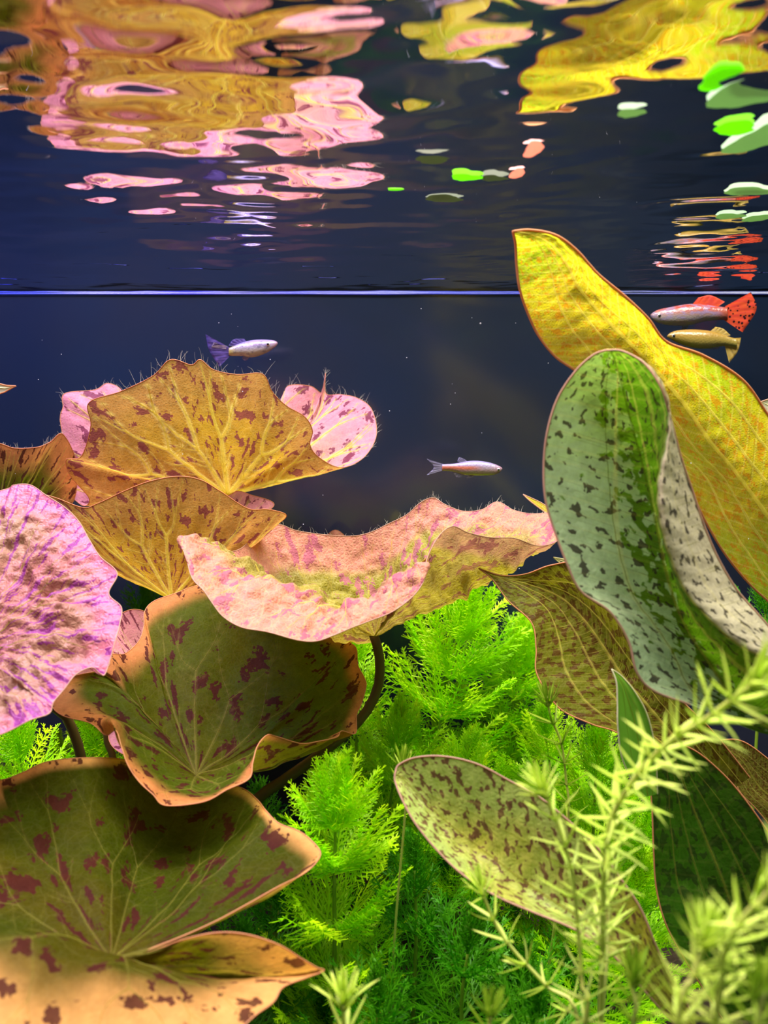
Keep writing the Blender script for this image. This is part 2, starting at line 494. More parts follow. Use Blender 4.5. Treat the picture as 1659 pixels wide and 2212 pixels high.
# ------------------------------------------------------------------ lotus leaves
NU, NV = 380, 64
def lotus_surface(center, rim, sag=.0, crumple=.12, seed=0, frill=.12, pucker=.0):
    """rim entries (px,py,Y) or (px,py,Y, mx,my,mY): closed ring of pixel positions with distances."""
    C = P(*center)
    R = np.array([P(*r[:3]) for r in rim])
    Mi = []
    for r, q in zip(rim, R):
        if len(r) > 3:
            Mi.append(P(*r[3:6]))
        else:
            m = (C + q) / 2
            m[2] -= sag * np.linalg.norm(q - C)
            Mi.append(m)
    Mi = np.array(Mi)
    Rr, Mr = cat(R, NU, True), cat(Mi, NU, True)
    v = np.linspace(0, 1, NV)
    A = C[None, None] * np.ones((NU, 1, 1))
    t = v[None, :, None]
    # quadratic through centre, mid, rim
    S = A * (2 * (t - .5) * (t - 1)) + Mr[:, None] * (4 * t * (1 - t)) + Rr[:, None] * (2 * t * (t - .5))
    u = np.linspace(0, 1, NU, endpoint=False)
    du = np.roll(S, -1, 0) - np.roll(S, 1, 0)
    dv = np.gradient(S, axis=1)
    N = np.cross(du, dv)
    N[:, 0] = N[:, 1]
    N /= np.linalg.norm(N, axis=2)[..., None] + 1e-9
    size = np.linalg.norm(R - C, axis=1).mean()
    cx, cy = S[..., 0] + seed * 3.1, S[..., 2] + S[..., 1] * .7 + seed
    d = crumple * (noise2(cx * 1.3 + 20, cy * 1.3 + 20, seed) + .5 * noise2(cx * 3.1 + 40, cy * 3.1 + 40, seed + 1))
    d = d + pucker * (noise2(cx * 4.2 + 9, cy * 4.2 + 3, seed + 2) * 1.0 + .5 * noise2(cx * 8.5 + 9, cy * 8.5 + 3, seed + 3))
    ur = u[:, None] * 2 * math.pi
    d = d + .03 * size * np.sin(ur * 11 + 3 * np.sin(ur * 2 + seed)) * (v[None] ** 1.5) * (1 - v[None]) * 2.0 * frill / .12
    env = np.sin(np.clip(v, 0, 1) * math.pi)[None] ** .6
    S = S + N * (d * env)[..., None]
    return S, N, size

def lotus_leaf(parent, center, rim, mat, vein=M['vein'], margin=M['margin'], label=None, sag=.06, crumple=.12, seed=0,
               nveins=13, vein_r=.035, hair=None, flip=False, frill=.12, pucker=.0, warp=None):
    S, N, size = lotus_surface(center, rim, sag, crumple, seed, frill, pucker)
    u = np.repeat(np.arange(NU) / NU, NV)
    v = np.tile(np.linspace(0, 1, NV), NU)
    F = grid_faces(NU, NV, True)
    if flip: F = F[:, ::-1]
    # uv in polar coordinates; a triangle wave keeps it seamless
    uu = np.abs(u * 2 - 1)
    vw = v
    if warp is not None:
        vw = v ** np.interp(u, np.linspace(0, 1, len(warp)), warp)
    blade = part('leaf_blade', S.reshape(-1, 3), F, mat, parent, uv=np.stack([uu, v * .999 + (u > .5) * 7.0], 1), label=label)
    blade.data.attributes.new('rim_distance', 'FLOAT', 'POINT').data.foreach_set('value', vw)
    vat = np.zeros(NU * NV)
    kd = KDTree(NU * NV)
    for i_, p_ in enumerate(S.reshape(-1, 3)): kd.insert(p_, i_)
    kd.balance()
    # margin
    sp = Soup()
    loop = np.concatenate([S[:, -1], S[:1, -1]])
    V_, F_ = tube(loop, .014, 5, False)
    sp.add(V_, F_)
    part('leaf_margin', sp.verts(), sp.f, margin, blade)
    # veins: forked ribs
    sp = Soup()
    rs = random.Random(seed)
    def sample(uq, vq):
        uq = (uq % 1) * NU
        i = int(uq) % NU; f = uq - int(uq)
        vq = min(max(vq, 0), .995) * (NV - 1)
        j = int(vq); g = vq - j
        i2 = (i + 1) % NU
        return ((S[i, j] * (1 - f) + S[i2, j] * f) * (1 - g) + (S[i, j + 1] * (1 - f) + S[i2, j + 1] * f) * g)
    def run(u0, v0, u1, v1, r0, r1, bend):
        n = 12
        pts = []
        for q in range(n + 1):
            s_ = q / n
            pts.append(sample(u0 + (u1 - u0) * s_ + bend * math.sin(s_ * math.pi), v0 + (v1 - v0) * s_))
        V_, F_ = tube(pts, (r0, r1), 5, False)
        sp.add(V_, F_)
        dens = polyline_resample(pts, max(8, int(np.linalg.norm(pts[0] - pts[-1]) / .035)))
        for k_, p_ in enumerate(dens):
            rr = (r0 + (r1 - r0) * k_ / len(dens)) * 1.3 + .012
            for co_, ix, dd in kd.find_range(p_, rr * 1.8):
                vat[ix] = max(vat[ix], min(1, 1.5 - dd / rr) * min(1, rr / .045))
    # spread the ribs evenly by rim length
    seg = np.linalg.norm(np.roll(S[:, -1], -1, 0) - S[:, -1], axis=1)
    cum = np.r_[0, np.cumsum(seg)] / seg.sum()
    for k in range(nveins):
        q = (k + rs.uniform(-.25, .25)) / nveins
        u0 = np.interp(q % 1, cum, np.linspace(0, 1, NU + 1))
        w = 1 / nveins * rs.uniform(.75, 1.1)
        vf = rs.uniform(.38, .6)
        run(u0, .01, u0, vf, vein_r * 1.35, vein_r, rs.uniform(-.004, .004))
        for sg in (-1, 1):
            u1 = u0 + sg * w * .27
            v1 = rs.uniform(.7, .82)
            run(u0, vf, u1, v1, vein_r * .9, vein_r * .55, sg * .004)
            for s2 in (-1, 1):
                run(u1, v1, u1 + s2 * w * .16, .97, vein_r * .5, vein_r * .2, 0)
        for e in range(5):
            vb = vf * rs.uniform(.35, 1)
            sg = rs.choice((-1, 1))
            run(u0, vb, u0 + sg * w * rs.uniform(.3, .5), vb + rs.uniform(.05, .16), vein_r * .4, vein_r * .2, sg * .004)
    part('vein', sp.verts(), sp.f, vein, blade)
    at_ = blade.data.attributes.new('vein', 'FLOAT', 'POINT')
    at_.data.foreach_set('value', np.clip(vat, 0, 1))
    if hair:
        sp = Soup()
        rs = random.Random(seed + 5)
        for a0, a1, cnt, ln in hair:
            cnt = int(cnt * .6); ln *= .62
            for k in range(cnt):
                q = rs.uniform(a0, a1)
                i = int(q * NU) % NU
                base = S[i, -1]
                out = S[i, -1] - S[i, -4]
                out = out / (np.linalg.norm(out) + 1e-9)
                dr = out * .5 + np.array([rs.uniform(-.6, .6), rs.uniform(-.5, .5), rs.uniform(.1, 1)])
                dr /= np.linalg.norm(dr)
                l = ln * rs.uniform(.3, 1) ** 1.5
                side = np.array([rs.uniform(-.4, .4), rs.uniform(-.3, .3), rs.uniform(-.3, .2)])
                pts = [base + dr * l * t_ + side * l * t_ * t_ for t_ in (0, .35, .7, 1)]
                V_, F_ = tube(pts, (.006, .002), 3, False)
                sp.add(V_, F_)
        part('algae_fuzz', sp.verts(), sp.f, M['hair'], blade, kind='stuff')
    return blade, S

CROWN = P(330, 2690, 25)
lotus = thing('tiger_lotus', 'tiger lotus water lily with wavy mottled pink and olive leaves filling the left side', 'aquatic plant', (CROWN[0], CROWN[1], -DEPTH_BED + .2))

L1_rim = [(192, 1076, 31.5), (152, 1028, 31), (143, 993, 30.8), (176, 985, 30.5), (196, 920, 30), (192, 870, 29.6), (262, 845, 29.2),
    (330, 812, 28.9), (368, 777, 28.6), (413, 788, 28.5), (433, 777, 28.4), (462, 799, 28.4), (512, 809, 28.4), (567, 808, 28.7), (588, 846, 29),
    (618, 876, 29.3), (658, 900, 29.6), (675, 930, 30), (670, 962, 30.4), (692, 990, 30.6), (738, 1010, 31), (786, 988, 31.8), (813, 940, 32.6),
    (803, 885, 33.5), (772, 860, 34.2), (735, 852, 34.6), (704, 850, 35, 640, 955, 33.5), (703, 806, 35.2, 640, 955, 33.6), (696, 848, 35.1, 630, 955, 33.6), (670, 834, 34.9), (622, 834, 34.6), (608, 870, 34.6),
    (560, 905, 35.4), (500, 868, 36), (440, 885, 36.2), (380, 862, 36), (320, 885, 35.4), (270, 872, 34.4), (262, 842, 33.6), (232, 828, 33.4), (205, 842, 33.2), (140, 850, 32.8), (136, 880, 32.7), (130, 905, 32.6), (138, 960, 32.5), (134, 1000, 32.3), (138, 1050, 32.1), (178, 1092, 31.8)]
lotus_leaf(lotus, (492, 1070, 31.5), L1_rim, M['lotus'], sag=.02, seed=1, flip=True, nveins=17, vein_r=.05,
           label='golden backlit lotus leaf with raised yellow veins', hair=[(.12, .42, 150, .8), (.42, .66, 130, .7), (.78, .95, 60, .5)])
L2_rim = [(40, 1060, 27), (110, 1072, 27), (178, 1096, 27), (212, 1087, 26.8), (270, 1060, 26.6), (322, 1040, 26.5), (382, 1029, 26.5),
    (432, 1036, 26.5), (476, 1061, 26.7), (535, 1098, 27), (578, 1100, 27.2), (618, 1112, 27.5), (600, 1132, 28), (556, 1163, 28.5), (520, 1186, 29),
    (545, 1130, 30), (592, 1090, 30.4), (545, 1070, 31), (500, 1062, 31.5), (420, 1095, 32), (300, 1105, 32), (200, 1110, 31.5), (120, 1120, 30.5), (40, 1090, 29), (20, 1070, 28)]
lotus_leaf(lotus, (370, 1294, 28), L2_rim, M['lotus'], sag=.05, seed=2, flip=True, nveins=15, vein_r=.028, label='amber lotus leaf seen from below')
L3_rim = [(0, 1060, 23), (30, 1048, 23), (66, 1048, 23), (100, 1070, 22.8), (140, 1096, 22.5), (170, 1126, 22.2), (193, 1166, 21.8), (216, 1202, 21.4),
    (253, 1238, 21), (235, 1282, 20.6), (262, 1312, 20.2), (258, 1350, 19.8), (250, 1380, 19.4), (229, 1452, 18.8), (216, 1455, 18.7), (198, 1442, 18.6), (165, 1456, 18.3),
    (140, 1487, 18), (116, 1516, 17.7), (106, 1541, 17.5), (64, 1556, 17.2), (0, 1587, 17), (-120, 1620, 16.8), (-260, 1560, 17.2), (-330, 1400, 18.5), (-300, 1200, 20.5), (-180, 1090, 22)]
L3b, S3 = lotus_leaf(lotus, (-62, 1410, 19.6), L3_rim, M['lotus_pink'], vein=M['vein_dim'], margin=M['margin_pale'], sag=-.03, seed=3, crumple=.42, pucker=.20, nveins=13, vein_r=.012, label='crinkled pink top of lotus leaf')
L4_rim = [(399, 1184, 22.4, 470, 1190, 23.4), (405, 1215, 21.7, 490, 1198, 23.2), (416, 1250, 21.2, 520, 1222, 23), (440, 1276, 20.9, 555, 1242, 22.9), (458, 1302, 20.7, 600, 1256, 22.8),
    (482, 1332, 20.5, 645, 1266, 22.6), (522, 1355, 20.3, 680, 1282, 22.4), (578, 1365, 20.2, 702, 1300, 22.2), (640, 1382, 20.1, 718, 1318, 22), (682, 1385, 20.1, 740, 1312, 22), (722, 1372, 20.2, 765, 1303, 22),
    (762, 1355, 20.3, 790, 1290, 22), (802, 1340, 20.5, 820, 1275, 22), (850, 1320, 20.7, 850, 1255, 22.1), (895, 1285, 20.9, 885, 1232, 22.2), (919, 1246, 21.2, 905, 1222, 22.3), (922, 1208, 21.6, 905, 1235, 22.8),
    (948, 1158, 22), (978, 1137, 22.3), (1012, 1151, 22.7), (1060, 1161, 23.2), (1112, 1163, 23.8), (1160, 1179, 24.4), (1198, 1172, 25), (1218, 1150, 25.8), (1205, 1120, 26.6), (1188, 1108, 27), (1150, 1110, 27.4),
    (1110, 1102, 27.8), (1074, 1084, 28.2), (1040, 1101, 28.4), (1000, 1104, 28.6), (962, 1090, 28.8), (936, 1075, 29), (908, 1086, 29), (878, 1112, 29), (840, 1131, 29), (800, 1150, 29), (760, 1158, 29), (700, 1155, 29),
    (640, 1146, 29), (600, 1133, 28.8), (558, 1150, 28.4), (520, 1185, 27), (480, 1192, 25.2, 560, 1235, 24.6), (436, 1178, 23.5, 500, 1200, 24)]
def bowl(rim, c, ya=.12, yb=.66, lim=25.5):
    out = []
    for q in rim:
        if len(q) == 3 and q[2] > lim:
            w = min(1, max(0, (q[0] - 830) / 170))
            yy = ya * (1 - w) + .53 * w
            q = (*q, c[0] + (q[0] - c[0]) * .56, c[1] + (q[1] - c[1]) * yy, c[2] + (q[2] - c[2]) * yb)
        out.append(q)
    return out
L4_rim = bowl(L4_rim, (808, 1374, 24))
lotus_leaf(lotus, (808, 1374, 24), L4_rim, M['lotus_two'], vein=M['vein'], margin=M['margin_pale'], sag=.03, seed=4, crumple=.2, pucker=.26, flip=True, warp=[.95] * 13 + [1.3, 2.2] + [3.2] * 21 + [2.2, 1.2], nveins=17, vein_r=.02,
           label='broad salmon lotus leaf with rolled front lip and puckered bowl', hair=[(.52, .9, 230, .4)])
L5_rim = [(312, 1322, 25.5), (330, 1300, 25.8), (372, 1284, 26), (450, 1262, 26.4), (550, 1288, 26.5), (650, 1330, 26), (745, 1372, 25.2), (757, 1388, 25), (770, 1402, 24.6), (773, 1436, 24.2), (786, 1462, 23.8), (791, 1482, 23.5), (780, 1522, 23.2), (770, 1546, 23), (768, 1584, 22.6),
    (738, 1579, 22.2), (728, 1592, 22), (690, 1601, 21.6), (650, 1606, 21.2), (600, 1592, 20.6, 520, 1640, 20.4), (577, 1588, 20, 500, 1650, 20), (556, 1612, 19.5, 500, 1668, 19.6), (546, 1648, 19, 490, 1676, 19.5), (538, 1682, 18.5, 482, 1692, 19.1), (490, 1706, 18.2, 455, 1702, 19.0), (440, 1732, 18, 426, 1708, 19.0),
    (358, 1740, 18, 386, 1700, 19.0), (330, 1716, 18.1, 356, 1682, 19.1), (300, 1688, 18.3, 334, 1666, 19.3), (276, 1652, 18.5, 310, 1636, 19.5), (262, 1612, 18.8, 290, 1600, 19.8), (250, 1578, 19.2, 275, 1570, 20.2), (228, 1588, 20, 262, 1562, 20.8), (195, 1562, 20.6, 270, 1560, 21), (136, 1546, 21, 262, 1550, 21.5), (112, 1522, 21.5, 265, 1530, 21.8),
    (130, 1490, 22, 268, 1510, 22.2), (155, 1462, 22.3, 270, 1500, 22.3), (205, 1450, 22.5, 275, 1500, 22.5), (236, 1438, 22.8), (238, 1414, 23.2), (270, 1412, 23.8), (300, 1384, 24.5), (311, 1350, 25)]
lotus_leaf(lotus, (424, 1676, 20.6), L5_rim, M['lotus_green'], vein=M['vein_dim'], sag=.06, seed=5, crumple=.14, nveins=13, vein_r=.012,
           label='funnel-shaped olive lotus leaf with turned-down orange lip', frill=.06, warp=[3.4] * 20 + [1.6, 1.1, .7] + [.6] * 9 + [.8, 1.2] + [1.6] * 8)
L6_rim = [(0, 1686, 18.5), (50, 1668, 18.8), (100, 1646, 19), (180, 1637, 19.3), (262, 1640, 20.4), (350, 1655, 21.8), (450, 1680, 21.8), (522, 1702, 20.8), (556, 1728, 19.6), (575, 1752, 18.4), (602, 1778, 18), (645, 1795, 17.6), (672, 1815, 17.2), (692, 1840, 16.9),
    (684, 1862, 16.6), (655, 1888, 16.3), (600, 1916, 15.8), (540, 1950, 15.4), (470, 1988, 15), (400, 2020, 14.7), (330, 2048, 14.4), (300, 2062, 14.2), (330, 2054, 14), (395, 2030, 13.8), (465, 2015, 13.8), (530, 2018, 13.8), (600, 2040, 13.8), (650, 2070, 13.9), (684, 2090, 14), (700, 2097, 14.1), (662, 2112, 13.6, 470, 2104, 13.8),
    (612, 2132, 13.2, 440, 2106, 13.6), (590, 2165, 12.8, 420, 2110, 13.4), (548, 2196, 12.4, 400, 2112, 13.2), (480, 2260, 11.9, 360, 2114, 13), (380, 2330, 11.3, 310, 2112, 12.9), (240, 2380, 10.8, 240, 2100, 12.7), (80, 2370, 10.5, 150, 2080, 12.6), (-60, 2330, 10.4, 80, 2048, 12.6), (-220, 2230, 10.8, 0, 2020, 12.8), (-330, 2080, 12),
    (-340, 1900, 14), (-240, 1760, 16.5), (-100, 1700, 18)]
lotus_leaf(lotus, (240, 2072, 14), L6_rim, M['lotus_cream'], vein=M['vein_dim'], sag=.06, seed=6, crumple=.12, nveins=15, vein_r=.011,
           label='large olive lotus leaf with orange and cream folded front', frill=.05, warp=[7] * 10 + [3.2] * 4 + [1.9] * 5 + [2.2] * 5 + [1.3, .8] + [.55] * 14 + [.8, 1.5, 2.4, 2.6])
L7_rim = [(-200, 1010, 30), (-120, 975, 30), (-50, 950, 30), (0, 958, 30.2), (32, 968, 30.3), (80, 966, 30.5), (108, 955, 30.8), (136, 938, 31), (165, 1000, 31.6), (160, 1080, 31.8), (120, 1110, 32), (60, 1120, 33), (-40, 1120, 34), (-160, 1080, 33)]
lotus_leaf(lotus, (-30, 1190, 31), L7_rim, M['lotus_green'], sag=.04, seed=7, nveins=11, vein_r=.03, label='dusky olive lotus leaf', hair=[(.15, .5, 70, .5)])
L8_rim = [(250, 1350, 27), (262, 1325, 27.2), (315, 1322, 27.4), (420, 1400, 27.6), (600, 1500, 27), (672, 1575, 26), (668, 1606, 25.2), (610, 1640, 24.5), (548, 1662, 24), (400, 1640, 24), (300, 1640, 24), (236, 1600, 24.6), (250, 1500, 25.5), (244, 1400, 26.4)]
lotus_leaf(lotus, (420, 1560, 26.5), L8_rim, M['lotus'], vein=M['vein_dim'], sag=.05, seed=8, nveins=11, vein_r=.02, label='brownish lotus leaf', frill=.04)
# leaves low behind the others: the mirror above shows their upper sides
for q, (cen, rx, ry, tilt, mt) in enumerate([((720, 1212, 34.8), 2.0, 2.0, .05, 'lotus_two'), ((330, 1178, 34.5), 3.4, 2.2, .05, 'lotus_two'), ((950, 1190, 34.3), 2.3, 2.6, .04, 'sword_gold'), 
                                            ((80, 1420, 30), 4.0, 2.4, .2, 'lotus_two')]):
    C0 = P(*cen)
    ring = []
    for k in range(16):
        a = k / 16 * 2 * math.pi
        w = 1 + .12 * math.sin(3 * a + q) + .06 * math.sin(7 * a)
        ring.append(C0 + np.array([rx * w * math.cos(a), ry * w * math.sin(a), .5 + tilt * ry * math.sin(a) + .45 * math.sin(5 * a + q)]))
    # inverse of P for the ring
    def inv(p):
        fwd = np.array([0, _c, -_s]); up = np.array([0, _s, _c])
        z = p @ fwd
        return (829.5 + F_PX * p[0] / z, 1106 - F_PX * (p @ up) / z, p[1])
    lotus_leaf(lotus, inv(C0), [inv(p) for p in ring], M[mt], vein=M['vein_dim'], sag=.03, seed=20 + q, nveins=9, vein_r=.02, frill=.08, flip=True)

def stalk(pts, r, mat, parent, name='petiole', label=None, n=50, sides=12):
    p = polyline_resample(cat([P(*q) if len(q) == 3 else q for q in pts], 120), n)
    V_, F_ = tube(p, r, sides)
    return part(name, V_, F_, mat, parent, label=label), p
cr = (330, 2650, 25)
stalk([(808, 1374, 24), (816, 1400, 24.3), (821, 1440, 24.6), (815, 1490, 24.8), (786, 1545, 24.8), (735, 1595, 24.6), (670, 1645, 24.4), (600, 1695, 24.2), (545, 1738, 24), (450, 1900, 24), (370, 2250, 24.6), cr], (.14, .17, .2, .24), M['petiole'], lotus, label='long dark curved leaf stalk')
stalk([(424, 1678, 20.7), (420, 1750, 22), (390, 2000, 23.5), cr], (.12, .2), M['petiole'], lotus)
stalk([(492, 1072, 31.6), (500, 1150, 32), (480, 1400, 31), (400, 2000, 28), cr], (.13, .2), M['petiole'], lotus)
stalk([(370, 1296, 28.1), (372, 1400, 29), (360, 1900, 28), cr], (.12, .2), M['petiole'], lotus)
stalk([(-62, 1412, 19.8), (40, 1480, 22), (140, 1545, 23.2), (160, 1590, 23.4), (178, 1650, 23.5), (250, 2000, 24), cr], (.12, .16, .2), M['petiole'], lotus)
stalk([(235, 1560, 25), (228, 1600, 25), (246, 1650, 25), (300, 2000, 25), cr], (.1, .18), M['petiole'], lotus)
stalk([(240, 2075, 14.1), (250, 2200, 16), (300, 2500, 21), cr], (.12, .2), M['petiole'], lotus)
stalk([(-30, 1192, 31.1), (0, 1500, 31), (200, 2200, 28), cr], (.12, .2), M['petiole'], lotus)
# the bulb the stalks rise from
th = np.linspace(0, math.pi, 12); ph = np.arange(16) * 2 * math.pi / 16
B0 = P(*cr)
V = np.array([B0 + np.array([1.3 * math.sin(t) * math.cos(f), 1.3 * math.sin(t) * math.sin(f), 1.5 * math.cos(t)]) for f in ph for t in th])
part('bulb', V, grid_faces(16, 12, True), M['petiole'], lotus)

# ------------------------------------------------------------------ sword leaves
def sword(parent, stations, mat, vein=M['vein'], margin=M['margin'], label=None, crumple=.08, seed=0, mid=1, vein_r=.04, side_veins=2, flip=False, nu=150, name='leaf_blade', cross=True, mr=.02):
    """stations: rows of (px,py,Y) columns from one margin to the other; column `mid` is the midrib"""
    A = np.array([[P(*c_) for c_ in row] for row in stations])
    nc = A.shape[1]
    cols = [cat(A[:, k], nu) for k in range(nc)]
    G = np.stack(cols, 1)
    per = 14
    nvv = (nc - 1) * per + 1
    S = np.stack([cat(G[i], nvv) for i in range(nu)])
    du, dv = np.gradient(S, axis=0), np.gradient(S, axis=1)
    N = np.cross(du, dv); N /= np.linalg.norm(N, axis=2)[..., None] + 1e-6
    u = np.linspace(0, 1, nu)[:, None]; v = np.linspace(0, 1, nvv)[None]
    ln = np.linalg.norm(np.diff(S[:, nvv // 2], axis=0), axis=1).sum()
    mv = mid / (nc - 1)
    d = crumple * (noise2(u * ln * .9 + seed, v * 4 + seed * 3, seed) + .4 * noise2(u * ln * 2.6 + seed, v * 9 + 5, seed + 2))
    # ladder of cross veins pucker
    d = d + (.012 * np.sin((u * ln * 2.4 - np.abs(v - mv) * 3.0) * 6.28) if cross else 0)
    env = np.sin(u * math.pi) ** .4 * np.sin(np.clip(v, 0, 1) * math.pi) ** .5
    S = S + N * (d * env)[..., None]
    F = grid_faces(nu, nvv)
    if flip: F = F[:, ::-1]
    uv = np.stack(np.broadcast_arrays(v + 0 * u, u + 0 * v), -1).reshape(-1, 2)
    uv = uv + np.array([seed * 2, seed * 3])
    bl = part(name, S.reshape(-1, 3), F, mat, parent, uv=uv, label=label)
    V_, F_ = tube(np.concatenate([S[::-1, 0], S[1:, -1]]), mr, 5, False)
    part('leaf_margin', V_, F_, margin, bl)
    jm = int(round(mv * (nvv - 1)))
    V_, F_ = tube(S[2:, jm], (vein_r * .5, vein_r, vein_r * 1.6), 6, False)
    part('midrib', V_, F_, vein, bl)
    sp = Soup()
    for k in range(1, side_veins + 1):
        for sg in (-1, 1):
            fr_ = k / (side_veins + 1)
            pts = []
            for i in range(3, nu):
                w = math.sin(min(1, i / nu * 1.6) * math.pi / 2) ** .7
                j = jm + sg * fr_ * w * (jm if sg < 0 else nvv - 1 - jm)
                j0 = int(j); f = j - j0; j1 = min(j0 + 1, nvv - 1)
                pts.append(S[i, j0] * (1 - f) + S[i, j1] * f)
            V_, F_ = tube(pts, (vein_r * .3, vein_r * .5), 5, False)
            sp.add(V_, F_)
    if cross:
        rs = random.Random(seed)
        for q in range(46):
            i = int(rs.uniform(.06, .93) * nu)
            for sg in (-1, 1):
                pts = []
                for s_ in np.linspace(0, .96, 9):
                    ii = min(max(i - s_ * nu * .055, 0), nu - 1)
                    jj = jm + sg * s_ * (jm if sg < 0 else nvv - 1 - jm)
                    a0, b0 = int(ii), int(jj)
                    pts.append(S[a0, min(b0, nvv - 1)] * (1 - (jj - b0)) + S[a0, min(b0 + 1, nvv - 1)] * (jj - b0))
                V_, F_ = tube(pts, (vein_r * .16, vein_r * .09), 3, False)
                sp.add(V_, F_)
    if sp.n:
        part('side_vein', sp.verts(), sp.f, vein, bl)
    return bl, S

SB = P(1900, 2600, 25)
swordp = thing('sword_plant', 'red-flecked sword plant with long gold and mottled leaves at the right', 'aquatic plant', (SB[0], SB[1], -DEPTH_BED + .2))
def st(rows, Ys):
    return [[(x, y, Y + dy) for (x, y), dy in zip(r, (Ys[i][1:] if len(Ys[i]) > 1 else (0,) * len(r)))] for i, (r, Y) in enumerate(zip(rows, [q[0] for q in Ys]))]
S1 = [[(1108, 500, 19.5)] * 3,
      [(1114, 528, 19.7), (1150, 508, 19.6), (1146, 497, 19.6)],
      [(1116, 570, 19.9), (1188, 526, 19.8), (1200, 508, 19.7)],
      [(1122, 620, 20.0), (1226, 572, 20.1), (1245, 540, 19.9)],
      [(1136, 665, 20.2), (1252, 622, 20.4), (1292, 592, 20.1)],
      [(1162, 722, 20.4), (1300, 680, 20.7), (1350, 640, 20.3)],
      [(1200, 770, 20.5), (1362, 742, 21.0), (1400, 688, 20.5)],
      [(1250, 806, 20.6), (1420, 802, 21.3), (1440, 738, 20.8)],
      [(1320, 870, 20.8), (1476, 868, 21.6), (1520, 768, 21.1)],
      [(1400, 950, 21.0), (1536, 955, 21.9), (1606, 822, 21.4)],
      [(1478, 1022, 21.2), (1595, 1028, 22.2), (1666, 905, 21.8)],
      [(1512, 1102, 21.5), (1650, 1100, 22.5), (1750, 1010, 22.2)],
      [(1562, 1190, 21.8), (1710, 1190, 22.8), (1820, 1130, 22.5)],
      [(1620, 1262, 22.2), (1770, 1290, 23.1), (1870, 1250, 22.9)],
      [(1700, 1340, 22.6), (1830, 1400, 23.4), (1910, 1380, 23.2)],
      [(1800, 1480, 23.2), (1880, 1520, 23.6), (1930, 1520, 23.5)]]
sword(swordp, S1, M['sword_gold'], label='glowing yellow-gold leaf with orange margin', seed=1, crumple=.16, vein_r=.04, side_veins=2, mr=.03)
S2 = [[(1308, 757, 17.5)] * 4,
      [(1282, 767, 17.6), (1318, 758, 17.6), (1342, 758, 17.4), (1345, 759, 17.4)],
      [(1245, 800, 17.7), (1332, 790, 18.0), (1388, 782, 17.3), (1392, 786, 17.2)],
      [(1205, 860, 17.8), (1348, 850, 18.3), (1424, 832, 17.2), (1428, 838, 17.0)],
      [(1183, 930, 17.8), (1368, 930, 18.5), (1442, 900, 17.0), (1450, 910, 17.1)],
      [(1175, 1000, 17.8), (1390, 1010, 18.6), (1436, 970, 16.9), (1470, 985, 17.3)],
      [(1178, 1075, 17.7), (1408, 1090, 18.6), (1425, 1045, 16.8), (1492, 1050, 17.5)],
      [(1196, 1140, 17.6), (1424, 1170, 18.5), (1430, 1125, 16.7), (1515, 1120, 17.6)],
      [(1226, 1220, 17.4), (1440, 1240, 18.4), (1452, 1210, 16.7), (1548, 1200, 17.7)],
      [(1256, 1278, 17.3), (1462, 1310, 18.3), (1484, 1282, 16.7), (1590, 1272, 17.8)],
      [(1318, 1322, 17.2), (1490, 1370, 18.2), (1535, 1340, 16.7), (1640, 1330, 17.8)],
      [(1358, 1385, 17.1), (1530, 1430, 18.1), (1600, 1395, 16.8), (1700, 1395, 17.8)],
      [(1376, 1452, 17.0), (1570, 1490, 18.0), (1670, 1432, 16.9), (1770, 1450, 17.8)],
      [(1412, 1492, 17.0), (1620, 1540, 18.0), (1750, 1480, 17.2), (1830, 1500, 17.8)],
      [(1490, 1522, 17.2), (1680, 1590, 18.0), (1830, 1550, 17.5), (1880, 1560, 18)]]
sword(swordp, S2, M['sword_mottled'], vein=M['vein_dim'], margin=M['margin_pale'], label='green leaf flecked with dark spots and a curled pale edge', seed=2, crumple=.10, vein_r=.03, side_veins=1, mr=.025)
S3 = [[(1034, 1228, 24)] * 3,
      [(1062, 1250, 23.9), (1074, 1247, 24), (1084, 1243, 24)],
      [(1098, 1298, 23.6), (1140, 1262, 24), (1135, 1240, 24)],
      [(1148, 1345, 23.3), (1210, 1290, 23.9), (1190, 1221, 23.8)],
      [(1158, 1400, 23.0), (1262, 1340, 23.7), (1250, 1218, 23.5)],
      [(1158, 1450, 22.7), (1305, 1400, 23.5), (1310, 1270, 23.2)],
      [(1182, 1496, 22.4), (1345, 1460, 23.2), (1370, 1360, 23)],
      [(1215, 1535, 22.2), (1385, 1510, 23.0), (1420, 1440, 22.8)],
      [(1280, 1565, 22.0), (1430, 1560, 22.8), (1470, 1510, 22.6)],
      [(1345, 1590, 22.0), (1480, 1620, 22.6), (1540, 1580, 22.5)],
      [(1450, 1680, 22.0), (1560, 1710, 22.5), (1620, 1680, 22.5)]]
sword(swordp, S3, M['sword_brown'], label='olive-brown leaf with pointed tip', seed=3, crumple=.12, vein_r=.028, side_veins=2)
